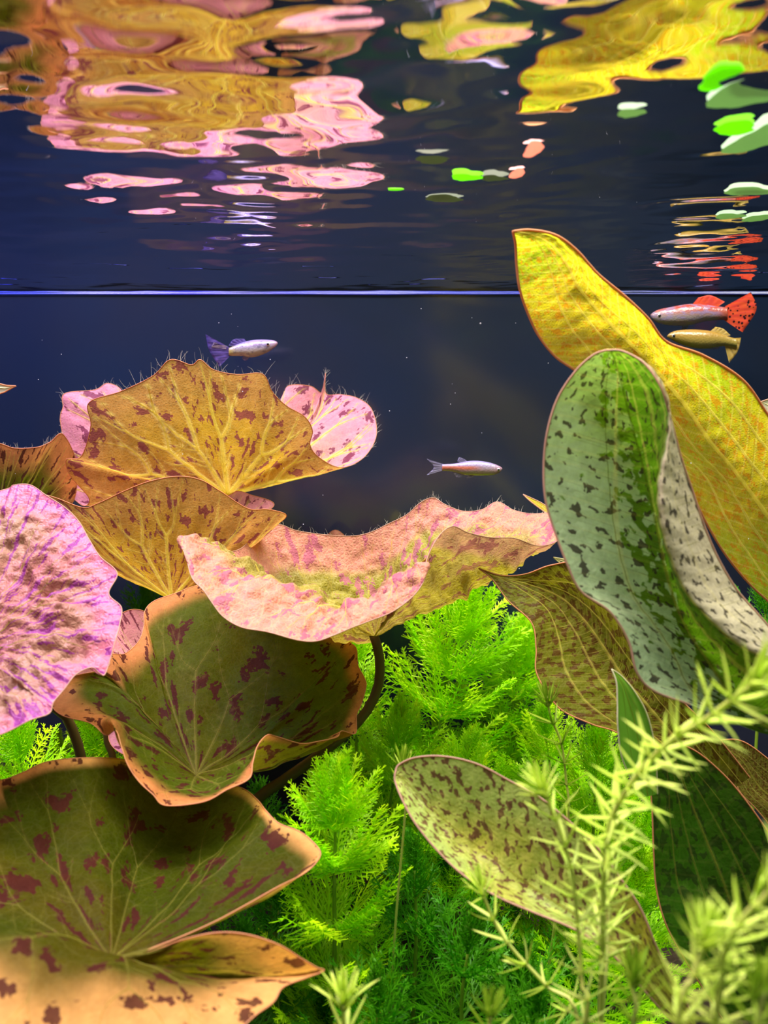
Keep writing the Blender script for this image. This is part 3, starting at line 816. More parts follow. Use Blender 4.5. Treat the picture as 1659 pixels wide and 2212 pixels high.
S4 = [[(853, 1672, 17.4)] * 3,
      [(854, 1690, 17.3), (870, 1682, 17.4), (862, 1652, 17.5)],
      [(870, 1730, 17.0), (915, 1728, 17.2), (900, 1636, 17.4)],
      [(898, 1780, 16.7), (965, 1775, 17.0), (960, 1634, 17.2)],
      [(945, 1838, 16.4), (1025, 1822, 16.8), (1030, 1650, 17.0)],
      [(1000, 1890, 16.1), (1085, 1868, 16.5), (1100, 1686, 16.8)],
      [(1070, 1935, 15.8), (1145, 1912, 16.3), (1165, 1722, 16.5)],
      [(1150, 1970, 15.6), (1205, 1952, 16.0), (1225, 1770, 16.2)],
      [(1220, 1998, 15.4), (1265, 1990, 15.8), (1285, 1825, 16.0)],
      [(1280, 2030, 15.3), (1320, 2030, 15.6), (1335, 1890, 15.8)],
      [(1340, 2080, 15.3), (1375, 2080, 15.5), (1385, 1965, 15.6)],
      [(1400, 2150, 15.4), (1430, 2140, 15.5), (1425, 2060, 15.5)],
      [(1500, 2260, 15.8), (1510, 2240, 15.8), (1500, 2200, 15.8)]]
sword(swordp, S4, M['sword_pale'], vein=M['vein_dim'], margin=M['margin_pale'], label='low pale leaf sprinkled with maroon spots', seed=4, crumple=.06, vein_r=.022, side_veins=1, cross=True, mr=.022)
S5 = [[(1395, 1620, 20.5)] * 3,
      [(1400, 1660, 20.3), (1450, 1630, 20.5), (1480, 1612, 20.6)],
      [(1408, 1740, 20.1), (1480, 1700, 20.5), (1560, 1670, 20.6)],
      [(1412, 1840, 19.8), (1520, 1800, 20.4), (1630, 1755, 20.4)],
      [(1418, 1920, 19.6), (1560, 1900, 20.2), (1690, 1850, 20.2)],
      [(1440, 2000, 19.4), (1600, 2000, 20.0), (1740, 1960, 20)],
      [(1490, 2090, 19.4), (1650, 2100, 20.0), (1780, 2080, 20)],
      [(1560, 2200, 19.6), (1710, 2210, 20.0), (1810, 2200, 20)]]
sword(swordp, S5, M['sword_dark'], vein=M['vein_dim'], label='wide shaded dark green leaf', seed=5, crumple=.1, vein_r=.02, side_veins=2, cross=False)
S6 = [[(1540, 1600, 23.5)] * 3,
      [(1580, 1660, 23.2), (1600, 1640, 23.4), (1600, 1600, 23.5)],
      [(1598, 1710, 23.0), (1640, 1700, 23.3), (1660, 1640, 23.4)],
      [(1640, 1755, 23.0), (1700, 1750, 23.2), (1730, 1700, 23.3)],
      [(1700, 1830, 23.0), (1760, 1830, 23.2), (1800, 1790, 23.2)]]
sword(swordp, S6, M['sword_brown'], vein=M['vein_dim'], seed=6, label='brown leaf with few dark flecks', crumple=.05, vein_r=.02, side_veins=1, cross=False)
S7 = [[(1130, 1068, 27.5)] * 3, [(1146, 1083, 27.4), (1160, 1088, 27.5), (1165, 1084, 27.6)], [(1175, 1105, 27.3), (1190, 1108, 27.4), (1200, 1104, 27.6)],
      [(1205, 1128, 27.2), (1225, 1130, 27.3), (1240, 1118, 27.5)], [(1280, 1190, 27), (1300, 1195, 27.1), (1310, 1170, 27.2)], [(1500, 1420, 26.5), (1510, 1425, 26.5), (1520, 1420, 26.5)]]
sword(swordp, S7, M['sword_gold'], margin=M['margin_pale'], seed=7, label='slender leaf tip with pink edge', crumple=.02, side_veins=0, cross=False, vein_r=.02)
S8 = [[(1196, 1204, 26)] * 3, [(1208, 1214, 26), (1212, 1211, 26), (1215, 1207, 26)], [(1225, 1218, 26), (1235, 1216, 26), (1240, 1210, 26)], [(1350, 1300, 26), (1360, 1290, 26), (1370, 1270, 26)]]
M['tip_pale'] = simple_leafy('pale_tip', (.85, .85, .55), (.9, .9, .6), (.9, .9, .4), .4)
sword(swordp, S8, M['tip_pale'], vein=M['tip_pale'], margin=M['tip_pale'], seed=8, label='cream leaf tip', crumple=.01, side_veins=0, cross=False, vein_r=.02)
S9 = [[(1643, 868, 25)] * 3, [(1650, 885, 25), (1660, 875, 25), (1668, 862, 25)], [(1665, 910, 25), (1690, 890, 25), (1710, 870, 25)], [(1720, 990, 25), (1750, 960, 25), (1780, 930, 25)], [(1850, 1250, 25), (1870, 1240, 25), (1890, 1230, 25)]]
sword(swordp, S9, M['tip_pale'], vein=M['tip_pale'], margin=M['margin_pale'], seed=9, label='white leaf edge', crumple=.02, side_veins=0, cross=False, vein_r=.02)
S10 = [[(1322, 1446, 19.5)] * 3, [(1332, 1475, 19.4), (1345, 1478, 19.5), (1344, 1462, 19.6)], [(1334, 1520, 19.3), (1360, 1520, 19.5), (1372, 1496, 19.6)],
       [(1335, 1570, 19.2), (1372, 1570, 19.5), (1398, 1545, 19.6)], [(1345, 1640, 19.2), (1385, 1640, 19.5), (1415, 1620, 19.6)], [(1380, 1720, 19.4), (1400, 1720, 19.5), (1420, 1715, 19.6)]]
M['tip_green'] = simple_leafy('young_green', (.16, .40, .03), (.24, .48, .04), (.2, .6, .02), .5)
sword(swordp, S10, M['tip_green'], vein=M['vein_dim'], margin=M['tip_pale'], seed=10, label='young green leaf with pale tip', crumple=.04, side_veins=1, cross=False, vein_r=.015)
base = P(1900, 2560, 25)
for a, r in (((1880, 1520, 23.6), .15), ((1860, 1560, 18), .13), ((1560, 1710, 22.5), .12), ((1510, 2240, 15.8), .1), ((1710, 2210, 20), .12), ((1760, 1830, 23.2), .1),
             ((1510, 1425, 26.5), .07), ((1360, 1290, 26), .07), ((1870, 1240, 25), .07), ((1400, 1720, 19.5), .06)):
    p0 = P(*a)
    stalk([p0, p0 * .6 + base * .4 + np.array([.6, .3, .5]), base], (r, r * 1.3), M['feather_stem'], swordp, n=16, sides=8)

# white-pink tip at the left edge belongs to another sword plant outside the frame
T = [[(34, 834, 24)] * 3, [(12, 846, 24), (14, 838, 24), (16, 833, 24)], [(-20, 866, 24), (-20, 846, 24), (-18, 832, 24)], [(-90, 960, 24), (-70, 920, 24), (-50, 880, 24)], [(-120, 1250, 25), (-105, 1250, 25), (-90, 1240, 25)]]
lt = thing('sword_leaf', 'white pink-tipped leaf point poking in at the left edge', 'leaf', P(-105, 1250, 25))
sword(lt, T, M['tip_pale'], vein=M['tip_pale'], margin=M['margin'], seed=12, crumple=.01, side_veins=0, cross=False, vein_r=.02)
pb = P(-105, 1250, 25)
stalk([pb, pb * .5 + .5 * np.array([pb[0], pb[1], -DEPTH_BED]), np.array([pb[0], pb[1], -DEPTH_BED + .2])], (.07, .1), M['feather_stem'], lt, n=12, sides=8)

# ------------------------------------------------------------------ feathery stems
def prism(p0, p1, r0, r1, sp, n3=(0, 0, 1)):
    d = p1 - p0
    a = np.cross(d, n3); a /= np.linalg.norm(a) + 1e-9
    b_ = np.cross(d, a); b_ /= np.linalg.norm(b_) + 1e-9
    V_ = []
    for p, r in ((p0, r0), (p1, r1)):
        for k in range(3):
            t = k * 2.0944
            V_.append(p + r * (math.cos(t) * a + .6 * math.sin(t) * b_))
    sp.add(V_, [(0, 1, 4, 3), (1, 2, 5, 4), (2, 0, 3, 5)])
def frond_mesh(name, mat, seed, pairs=10, fork=3, r=.0145, curl=.42):
    rs = random.Random(seed)
    sp = Soup()
    def spine(t): return np.array([.02 * math.sin(t * 5 + seed), t, curl * t * t])
    n = 8
    for k in range(n):
        prism(spine(k / n), spine((k + 1) / n), r * (1.5 - k / n), r * (1.5 - (k + 1) / n), sp)
    for k in range(pairs):
        t = .16 + .80 * k / (pairs - 1)
        L = (.46 - .30 * t) * rs.uniform(.85, 1.15)
        for sg in (-1, 1):
            a = math.radians(rs.uniform(38, 50) - 16 * t)
            p0 = spine(t)
            dr = np.array([sg * math.sin(a), math.cos(a), rs.uniform(-.15, .3)])
            p1 = p0 + dr * L * .55
            dr2 = np.array([sg * math.sin(a * .6), math.cos(a * .6), dr[2] + .1])
            p2 = p1 + dr2 * L * .5
            prism(p0, p1, r, r * .9, sp); prism(p1, p2, r * .9, r * .45, sp)
            for f in range(fork):
                q = p0 + (p1 - p0) * ((f + .8) / fork) if f < 2 else p1 + (p2 - p1) * .3
                for s2 in (-1, 1):
                    aa = a * sg + s2 * .6
                    e = np.array([math.sin(aa), math.cos(aa), rs.uniform(-.2, .4)])
                    prism(q, q + e * L * rs.uniform(.28, .42), r * .75, r * .4, sp)
    V_ = sp.verts()
    m = bpy.data.meshes.new(name)
    m.from_pydata(V_.tolist(), [], sp.f)
    m.materials.append(mat)
    m.update()
    return m
FR = [frond_mesh('frond', M['feather'], s) for s in (1, 2, 3)]
FRD = [frond_mesh('frond', M['feather_shaded'], s, pairs=7, fork=2) for s in (4, 5)]
def whorl_mesh(src, n, th, seed, name='leaf_whorl'):
    rs = random.Random(seed)
    vv, ff, off = [], [], 0
    base_v = np.array([v.co[:] for v in src.vertices]); base_f = [tuple(p.vertices) for p in src.polygons]
    for k in range(n):
        a = (k + rs.uniform(-.2, .2)) / n * 2 * math.pi
        t = th + rs.uniform(-.15, .15)
        R = Matrix.Rotation(a, 3, 'Z') @ Matrix.Rotation(math.pi / 2 - t, 3, 'X') @ Matrix.Rotation(rs.uniform(-.6, .6), 3, 'Y')
        vv.append(base_v @ np.array(R).T * rs.uniform(.85, 1.1)); ff += [tuple(i + off for i in f) for f in base_f]; off += len(base_v)
    m = bpy.data.meshes.new(name)
    m.from_pydata(np.concatenate(vv).tolist(), [], ff)
    m.materials.append(src.materials[0])
    m.update()
    return m
def frame(t):
    t = Vector(t).normalized()
    a = t.cross(Vector((.1, 1, .05))).normalized()
    return a, t.cross(a).normalized(), t
nfr = [0]
def place(mesh, name, root, org, pos, X, Y, Z, scale):
    o = bpy.data.objects.new(name, mesh)
    R = Matrix((X, Y, Z)).transposed().to_4x4()
    o.matrix_basis = Matrix.Translation((Vector(pos) - Vector(org)) * .01) @ R @ Matrix.Scale(scale * .01, 4)
    COL.objects.link(o); o.parent = root
    nfr[0] += 1
    return o
def feather_stem(pts, label, size=2.0, n_whorl=8, per=9, spacing=None, meshes=None, r=.07, group=None, seed=0, top_th=.30, low_th=1.12, joined=False, stem_mat=None, name='ambulia_stem'):
    rs = random.Random(seed)
    P3 = [P(*q) for q in pts]
    last = P3[-1]
    bed = np.array([last[0] + rs.uniform(-.5, .5), min(last[1], BACK - 2), -DEPTH_BED + .3])
    if last[2] > bed[2] + 1: P3.append(bed)
    else: P3[-1][2] = bed[2]
    path = polyline_resample(cat(P3, 160), 60)
    root = thing(name, label, 'aquatic plant', path[-1], group)
    org = path[-1]
    V_, F_ = tube(path, (r * .5, r, r * 1.2), 7)
    part('stem', V_, F_, stem_mat or M['feather_stem'], root)
    total = np.linalg.norm(np.diff(path, axis=0), axis=1).sum()
    sp_ = spacing or size * .55
    s = 0
    cum = np.r_[0, np.cumsum(np.linalg.norm(np.diff(path, axis=0), axis=1))]
    for w in range(n_whorl):
        if s > total * .95: break
        pos = np.array([np.interp(s, cum, path[:, k]) for k in range(3)])
        i = int(np.interp(s, cum, np.arange(len(path))))
        t = path[max(i - 1, 0)] - path[min(i + 2, len(path) - 1)]
        A_, B_, T_ = frame(t)
        th_ = top_th + (low_th - top_th) * min(1, (w / 2.2)) ** .8
        sz = size * (.62 + .38 * min(1, w / 2.0))
        if joined:
            m = joined[(w > 0) + (w > 1)]
            ang = rs.uniform(0, 6.28)
            X = A_ * math.cos(ang) + B_ * math.sin(ang); Yv = T_.cross(X)
            place(m, 'leaf_whorl', root, org, pos, X, Yv, T_, sz)
        else:
            for k in range(per):
                a = (k + rs.uniform(-.25, .25)) / per * 2 * math.pi + w * .4
                rad = A_ * math.cos(a) + B_ * math.sin(a)
                tt = th_ + rs.uniform(-.18, .18)
                dr = (rad * math.sin(tt) + T_ * math.cos(tt)).normalized()
                up = (T_ * math.sin(tt) - rad * math.cos(tt)).normalized()
                roll = rs.uniform(-.7, .7)
                X = dr.cross(up).normalized()
                up2 = up * math.cos(roll) + X * math.sin(roll)
                X2 = dr.cross(up2).normalized()
                place(rs.choice(meshes or FR), 'frond', root, org, pos, X2, dr, up2, sz * rs.uniform(.85, 1.1))
        s += sp_ * rs.uniform(.9, 1.1) * (.45 if w == 0 else (.75 if w == 1 else 1))
    return root
W_B = [whorl_mesh(FR[0], 9, .4, 1), whorl_mesh(FR[1], 9, .85, 2), whorl_mesh(FR[2], 9, 1.3, 3)]
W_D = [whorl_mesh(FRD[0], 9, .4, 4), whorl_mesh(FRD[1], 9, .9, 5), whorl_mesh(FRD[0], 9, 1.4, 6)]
feather_stem([(1000, 1350, 32.5), (985, 1420, 32.5), (962, 1510, 32.3), (945, 1600, 32), (925, 1760, 32)], 'tallest bright green feathery stem, rising between the salmon lotus leaf and the brown leaf', 3.0, 8, 13, 1.75, seed=1)
feather_stem([(1125, 1430, 35), (1110, 1520, 35), (1100, 1640, 35)], 'fluffy bright green stem just right of and behind the tallest feathery one', 2.7, 6, 12, 1.4, seed=2)
feather_stem([(722, 1745, 20.5), (724, 1800, 20.5), (722, 1950, 20.5), (722, 2080, 20.5)], 'dome-topped bright green feathery stem under the dark curved stalk', 2.0, 6, 14, 1.5, seed=3, top_th=.5)
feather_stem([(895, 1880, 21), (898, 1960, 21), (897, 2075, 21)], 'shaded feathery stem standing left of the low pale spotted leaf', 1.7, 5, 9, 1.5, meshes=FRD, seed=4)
feather_stem([(1290, 1640, 24), (1285, 1720, 24), (1280, 1850, 24)], 'lime feathery stem behind the olive-brown leaf and needle sprigs', 1.9, 6, 9, 1.5, seed=5)
feather_stem([(40, 1610, 25), (50, 1680, 25), (60, 1800, 25)], 'bright feathery stem under the crinkled pink leaf at the left edge', 2.0, 4, 9, 1.3, seed=6)
feather_stem([(215, 1600, 29), (225, 1680, 29), (230, 1800, 29)], 'green feathery stem behind the thin dark stalk at left', 2.1, 4, 9, 1.4, seed=7)
feather_stem([(1010, 1655, 24), (1000, 1730, 24), (990, 1850, 24)], 'yellow-green feathery top directly behind the pale spotted leaf', 1.7, 5, 9, 1.3, seed=8)
feather_stem([(760, 1400, 31), (765, 1480, 31), (770, 1600, 31)], 'feathery stem seen left of the curved dark stalk below the salmon leaf', 2.0, 6, 9, 1.5, seed=9)
feather_stem([(318, 1330, 35), (322, 1400, 35), (325, 1520, 35)], 'small far feathery stem glimpsed in the gap beside the pink leaf', 2.2, 3, 9, 1.6, meshes=FRD, seed=10)
feather_stem([(860, 1590, 29), (850, 1680, 29), (840, 1800, 29)], 'yellow-green feathery stem right of the slanting dark stalk', 2.1, 5, 9, 1.5, seed=11)
feather_stem([(1655, 1290, 30), (1650, 1400, 30), (1640, 1500, 30)], 'green feathery top between the gold leaf and the curled pale edge', 1.8, 4, 9, 1.3, meshes=FRD, seed=12)
for q, (x, y, Yd) in enumerate([(600, 1960, 23), (520, 2090, 20), (815, 2190, 18.5), (640, 2120, 24), (900, 2210, 22), (730, 2010, 27), (1010, 2060, 19.5), (960, 1900, 25), (1120, 2130, 20), (800, 1850, 26), (600, 1840, 29), (1060, 1980, 28), (1230, 2120, 22), (560, 1760, 32), (1150, 2210, 18), (980, 2150, 26), (700, 2220, 21)]):
    feather_stem([(x, y, Yd), (x + random.uniform(-15, 15), y + 120, Yd), (x, y + 300, Yd)], 'shade-darkened green feathery stem in the thicket at bottom centre', 2.0, 4, 9, 1.5, joined=W_D, seed=100 + q,
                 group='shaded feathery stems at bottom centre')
for q, (x, y, Yd) in enumerate([(1180, 1600, 29), (1230, 1700, 30), (1330, 1720, 28), (1100, 1720, 31), (1400, 1800, 27), (950, 1700, 33), (770, 1680, 34), (1200, 1850, 27), (1380, 1930, 24), (1300, 2050, 21), (130, 1660, 32), (-20, 1700, 30)]):
    feather_stem([(x, y, Yd), (x + random.uniform(-15, 15), y + 120, Yd), (x, y + 300, Yd)], 'bright green feathery stem crowded behind the needle sprigs and leaves', 2.1, 4, 9, 1.5, joined=W_B, seed=200 + q,
                 group='crowded bright feathery stems')

# ------------------------------------------------------------------ needle-leaved stems
def needle_mesh(name, mat, seed, bend=.25, w=.046):
    n = 7
    V_, F_ = [], []
    for k in range(n):
        t = k / (n - 1)
        ww = w * (math.sin(min(1, .25 + t * .9) * math.pi) ** .7 if k < n - 1 else .02)
        z = bend * t * t
        x = .04 * math.sin(seed + 3 * t)
        V_ += [(x - ww, t, z + ww * .35), (x, t, z - ww * .3), (x + ww, t, z + ww * .35), (x, t, z + ww * .12)]
    for k in range(n - 1):
        for j in range(4):
            F_.append((k * 4 + j, k * 4 + (j + 1) % 4, k * 4 + 4 + (j + 1) % 4, k * 4 + 4 + j))
    F_ += [(3, 2, 1, 0), (n * 4 - 4, n * 4 - 3, n * 4 - 2, n * 4 - 1)]
    m = bpy.data.meshes.new(name)
    m.from_pydata(V_, [], F_)
    m.polygons.foreach_set('use_smooth', [True] * len(m.polygons))
    m.materials.append(mat)
    m.update()
    return m
ND = [needle_mesh('needle_leaf', M['needle'], s, b_) for s, b_ in ((0, .3), (2, .1), (4, -.12))]
NDD = [needle_mesh('needle_leaf', M['needle_deep'], s, b_) for s, b_ in ((0, .3), (2, .1))]
def needle_stem(pts, label, size=.75, step=.33, per=5, r=.045, seed=0, meshes=None, tuft=16, group=None, maxlen=None, low_th=1.25, tuft_len=1.0):
    rs = random.Random(seed)
    P3 = [P(*q) for q in pts]
    last = P3[-1]
    n_vis = len(P3)
    P3.append(np.array([last[0] + rs.uniform(-.5, .5), last[1] + 1.5, last[2] * .5 - DEPTH_BED * .5]))
    P3.append(np.array([last[0] + rs.uniform(-.5, .5), last[1] + 2.5, -DEPTH_BED + .3]))
    dense = cat(P3, 200)
    path = polyline_resample(dense, 80)
    vis = polyline_resample(cat(P3[:n_vis], 100), 100)
    root = thing('needle_stem', label, 'aquatic plant', path[-1], group)
    org = path[-1]
    V_, F_ = tube(path, (r * .6, r, r * 1.1), 7)
    part('stem', V_, F_, M['needle_stem'], root)
    cum = np.r_[0, np.cumsum(np.linalg.norm(np.diff(vis, axis=0), axis=1))]
    def leaf(s, th_, sz, a):
        pos = np.array([np.interp(s, cum, vis[:, k]) for k in range(3)])
        i = int(np.interp(s, cum, np.arange(len(vis))))
        t = vis[max(i - 2, 0)] - vis[min(i + 3, len(vis) - 1)]
        A_, B_, T_ = frame(t)
        rad = A_ * math.cos(a) + B_ * math.sin(a)
        dr = (rad * math.sin(th_) + T_ * math.cos(th_)).normalized()
        up = (T_ * math.sin(th_) - rad * math.cos(th_)).normalized()
        X = dr.cross(up).normalized()
        place(rs.choice(meshes or ND), 'needle_leaf', root, org, pos, X, dr, up, sz)
    for k in range(tuft):
        q = k / tuft
        leaf(.02 + .35 * size * q, .12 + .75 * q + rs.uniform(-.08, .08), size * tuft_len * (.6 + .4 * q) * rs.uniform(.85, 1.1), k * 2.4)
    s = .4 * size
    w = 0
    while s < cum[-1] and (maxlen is None or s < maxlen):
        for k in range(per):
            leaf(s, min(low_th, .85 + w * .08) + rs.uniform(-.2, .25), size * rs.uniform(.8, 1.15), (k + rs.uniform(-.2, .2)) / per * 6.283 + w * .55)
        s += step * rs.uniform(.85, 1.15); w += 1
    return root
needle_stem([(1165, 1690, 12.5), (1190, 1745, 12.5), (1222, 1830, 12.4), (1240, 1920, 12.3), (1250, 2030, 12.2), (1258, 2130, 12), (1262, 2230, 11.9)], 'upright needle-leaved stem crossing in front of the pale spotted leaf', .72, .38, 5, seed=1, tuft=30)
needle_stem([(1665, 1455, 10.3), (1610, 1490, 10.5), (1530, 1550, 10.9), (1450, 1600, 11.3), (1380, 1670, 11.8), (1325, 1760, 12.2), (1308, 1850, 12.5), (1302, 1960, 12.6), (1300, 2100, 12.6)], 'big needle-leaved stem arching up to the right in front of the mottled leaf', .82, .33, 6, r=.055, seed=2, tuft=24, tuft_len=1.1)
needle_stem([(1530, 2005, 9), (1515, 2060, 9), (1490, 2130, 9), (1460, 2230, 9)], 'blurred yellow-green rosette-topped stem in the bottom right corner', .68, .3, 6, r=.05, seed=3, tuft=34)
needle_stem([(1720, 1840, 8.6), (1660, 1930, 8.7), (1600, 1990, 8.9), (1560, 2080, 9.1), (1540, 2230, 9.2)], 'whitish needle-leaved stem leaning in from the right edge, low down', .66, .3, 6, r=.055, seed=4, tuft=16)
needle_stem([(1036, 1905, 14), (1050, 1950, 14), (1078, 2010, 14), (1120, 2065, 13.9), (1180, 2130, 13.7), (1250, 2230, 13.4)], 'slim needle-leaved stem with starry tip left of the pale leaf', .72, .5, 5, seed=5, tuft=20)
needle_stem([(742, 2140, 12.5), (744, 2180, 12.5), (745, 2240, 12.5)], 'single spiky rosette at the bottom beside the folded lotus lip', .82, .38, 6, seed=6, tuft=24)
needle_stem([(1180, 1500, 20), (1190, 1550, 20), (1212, 1605, 20), (1222, 1680, 20), (1225, 1800, 20)], 'thin olive needle-leaved sprig before the brown leaf', .8, .5, 5, r=.04, seed=7, tuft=18, meshes=NDD)
needle_stem([(872, 1640, 19), (872, 1680, 19), (876, 1740, 19)], 'little needle tuft peeping over the pale spotted leaf tip', .75, .45, 6, r=.035, seed=8, tuft=22, meshes=NDD)
needle_stem([(1060, 2170, 12.5), (1058, 2210, 12.5), (1056, 2260, 12.5)], 'short green needle rosette at the very bottom, centre right', .66, .3, 6, seed=9, tuft=22, meshes=NDD)
needle_stem([(1370, 2090, 11.5), (1368, 2150, 11.5), (1366, 2240, 11.5)], 'green needle rosette between the two bottom right stems', .7, .3, 6, seed=10, tuft=26, meshes=NDD)
needle_stem([(1640, 2120, 8.2), (1636, 2180, 8.2), (1630, 2260, 8.2)], 'soft green needle tuft in the extreme bottom right corner', .62, .3, 6, seed=11, tuft=22, meshes=NDD)
needle_stem([(1335, 1800, 14.5), (1325, 1880, 14.5), (1315, 2000, 14.4), (1300, 2200, 14.2)], 'faint slender needle-leaved stem just behind the big arching one', .75, .5, 5, r=.035, seed=12, tuft=14, meshes=NDD)

# ------------------------------------------------------------------ fish
def fish_mat(name, kind):
    b = NB(name)
    ob = b.n('TexCoord').outputs['Object']
    sep = b.n('SeparateXYZ'); b.put(sep.inputs[0], ob)
    x, z = sep.outputs[0], sep.outputs[2]
    sc = b.vor(ob, 1300)
    if kind == 'blue':
        c = b.mix(b.step(z, -.004, .004), (.62, .70, .30), (.55, .48, .95))
        c = b.mix(b.step(x, -.0105, -.005), (.62, .58, .10), c)
        c = b.mix(b.step(x, .006, .011), c, (.85, .55, .62))
        c = b.mix(b.math('MULTIPLY', b.step(b.noise(ob, 500, 2).outputs[0], .5, .62), .55), c, (.12, .12, .22))
    elif kind == 'clear':
        c = b.mix(b.step(z, -.002, .003), (.75, .62, .50), (.50, .50, .85))
        stripe = b.math('MULTIPLY', b.step(b.math('ABSOLUTE', b.math('SUBTRACT', z, .0002)), .0011, .0002), b.math('SUBTRACT', 1, b.step(x, -.002, .004)))
        c = b.mix(stripe, c, (.95, .32, .16))
        c = b.mix(b.step(z, .0032, .0045), c, (.9, .3, .35))
        c = b.mix(b.math('MULTIPLY', b.step(x, .005, .011), .6), c, (.85, .45, .55))
    elif kind == 'red':
        c = b.mix(b.step(z, -.002, .003), (.68, .66, .60), (.95, .16, .10))
        c = b.mix(b.math('MULTIPLY', b.step(b.noise(b.mapping(ob, (1, 1, 3)), 260, 2).outputs[0], .45, .6), .7), c, (.62, .55, .95))
        c = b.mix(b.step(x, .009, .016), c, (.85, .20, .10))
    else:
        c = b.mix(b.step(z, -.004, .004), (.62, .60, .12), (.85, .52, .08))
    c = b.mix(1, c, (.40, .37, .40), 'MULTIPLY')
    bp = b.bump(sc.outputs[0], .35, .0002)
    return b.done(b.principled(c, .28, .6, bp))
def fin_mat(name, c1, c2, spots=0, alpha=.7, scol=(.03, .01, .02)):
    b = NB(name)
    ob = b.n('TexCoord').outputs['Object']
    f = b.noise(b.mapping(ob, (.4, 1, 2.2)), 700, 2).outputs[0]
    c = b.mix(b.step(f, .35, .65), c1, c2)
    if spots:
        v = b.vor(ob, spots)
        c = b.mix(b.math('SUBTRACT', 1, b.step(v.outputs[0], .28, .38)), c, scol)
    pr = b.principled(c, .4, .3)
    tl = b.n('BsdfTranslucent'); b.put(tl.inputs[0], c)
    t = b.n('BsdfTransparent')
    sh = b.mixsh(.5, pr, tl.outputs[0])
    return b.done(b.mixsh(1 - alpha, sh, t.outputs[0]))
M['eye'] = NB('fish_eye'); M['eye'] = M['eye'].done(M['eye'].principled((.01, .01, .02), .08, .9))
M['iris'] = NB('fish_iris'); M['iris'] = M['iris'].done(M['iris'].principled((.72, .66, .60), .2, .7))
def fish(name, label, Y, sections, fins, eye, bmat, yaw=0.0, eye_r=5, width=.46, org=None):
    """sections: (px, top, bottom) nose..tail in photo pixels; a solid lofted body"""
    cx = sum(s[0] for s in sections) / len(sections); cy = sum((s[1] + s[2]) / 2 for s in sections) / len(sections)
    root = thing(name, label, 'fish', P(cx, cy, Y))
    q = Y / F_PX
    def at(px, py, off=0):
        return P(px, py, Y + off + math.tan(yaw) * (px - cx) * q)
    sec = cat([(s[0], s[1], s[2]) for s in sections], 34)
    ns = 16
    V_ = []
    for (x, t, bt) in sec:
        h = (bt - t) / 2
        for k in range(ns):
            a = k / ns * 2 * math.pi
            wd = h * 2 * width * (1 if h * width > .5 else 1)
            V_.append(at(x, (t + bt) / 2 - h * math.sin(a), math.cos(a) * wd * .8 * q))
    F_ = [tuple(f) for f in grid_faces(34, ns)]
    F_ += [(i * ns + ns - 1, (i + 1) * ns + ns - 1, (i + 1) * ns, i * ns) for i in range(33)]
    F_ += [tuple(range(ns)), tuple(33 * ns + j for j in range(ns))[::-1]]
    part('body', V_, F_, bmat, root)
    for nm, poly, mt, off in fins:
        # fin as a slightly cupped membrane with thickness and rays
        base_, tip_ = poly[0], poly[1]
        n = 14
        bs = cat([(a_, b_, 0) for a_, b_ in base_], n); tp = cat([(a_, b_, 0) for a_, b_ in tip_], n)
        rows = 8
        Vf = []
        for side in (-1, 1):
            for i in range(n):
                for j in range(rows):
                    t = j / (rows - 1)
                    x = bs[i, 0] * (1 - t) + tp[i, 0] * t; y = bs[i, 1] * (1 - t) + tp[i, 1] * t
                    thick = (1.2 * (1 - t) + .25)
                    Vf.append(at(x, y, off + (side * thick + 1.6 * math.sin(i * 2.2) * t) * q))
        Ff = [tuple(f) for f in grid_faces(n, rows)] + [tuple(int(v) + n * rows for v in f[::-1]) for f in grid_faces(n, rows)]
        for i in range(n - 1):
            a0 = i * rows + rows - 1; Ff.append((a0, a0 + rows, a0 + rows + n * rows, a0 + n * rows))
        part(nm, Vf, Ff, mt, root)
    ex, ey = eye
    for sg in (-1, 1):
        c0 = at(ex, ey)
        # put the eye on the flank
        k = min(range(34), key=lambda i: abs(sec[i][0] - ex))
        hh = (sec[k][2] - sec[k][1]) / 2
        off = hh * 2 * width * .8 * q * math.sqrt(max(0, 1 - ((ey - (sec[k][1] + sec[k][2]) / 2) / hh) ** 2))
        for nm, rr, mt, push in (('eye', eye_r, M['iris'], 0), ('pupil', eye_r * .74, M['eye'], .75)):
            Ve = []
            cc = c0 + np.array([0, sg * (off + push * eye_r * q * .6), 0])
            for i in range(12):
                for j in range(8):
                    f_, t_ = i / 12 * 6.2832, j / 7 * math.pi
                    Ve.append(cc + rr * q * np.array([math.sin(t_) * math.cos(f_), .55 * math.cos(t_), math.sin(t_) * math.sin(f_)]))
            Fe = [tuple(f) for f in grid_faces(12, 8, True)]
            part(nm, Ve, Fe, mt, root)
    return root
fin_bl = fin_mat('fin_dusky', (.07, .06, .20), (.16, .12, .38), 0, .85)
fin_pale = fin_mat('fin_striped', (.45, .38, .40), (.10, .08, .22), 0, .8)
fin_clear = fin_mat('fin_clear', (.45, .45, .62), (.30, .30, .45), 0, .55)
fin_red = fin_mat('fin_red', (.95, .16, .05), (.90, .10, .07), 640, .97)
fin_red_plain = fin_mat('fin_red_plain', (.95, .15, .05), (.85, .10, .08), 0, .95)
fin_yel = fin_mat('fin_yellow', (.80, .58, .12), (.70, .55, .20), 0, .9)
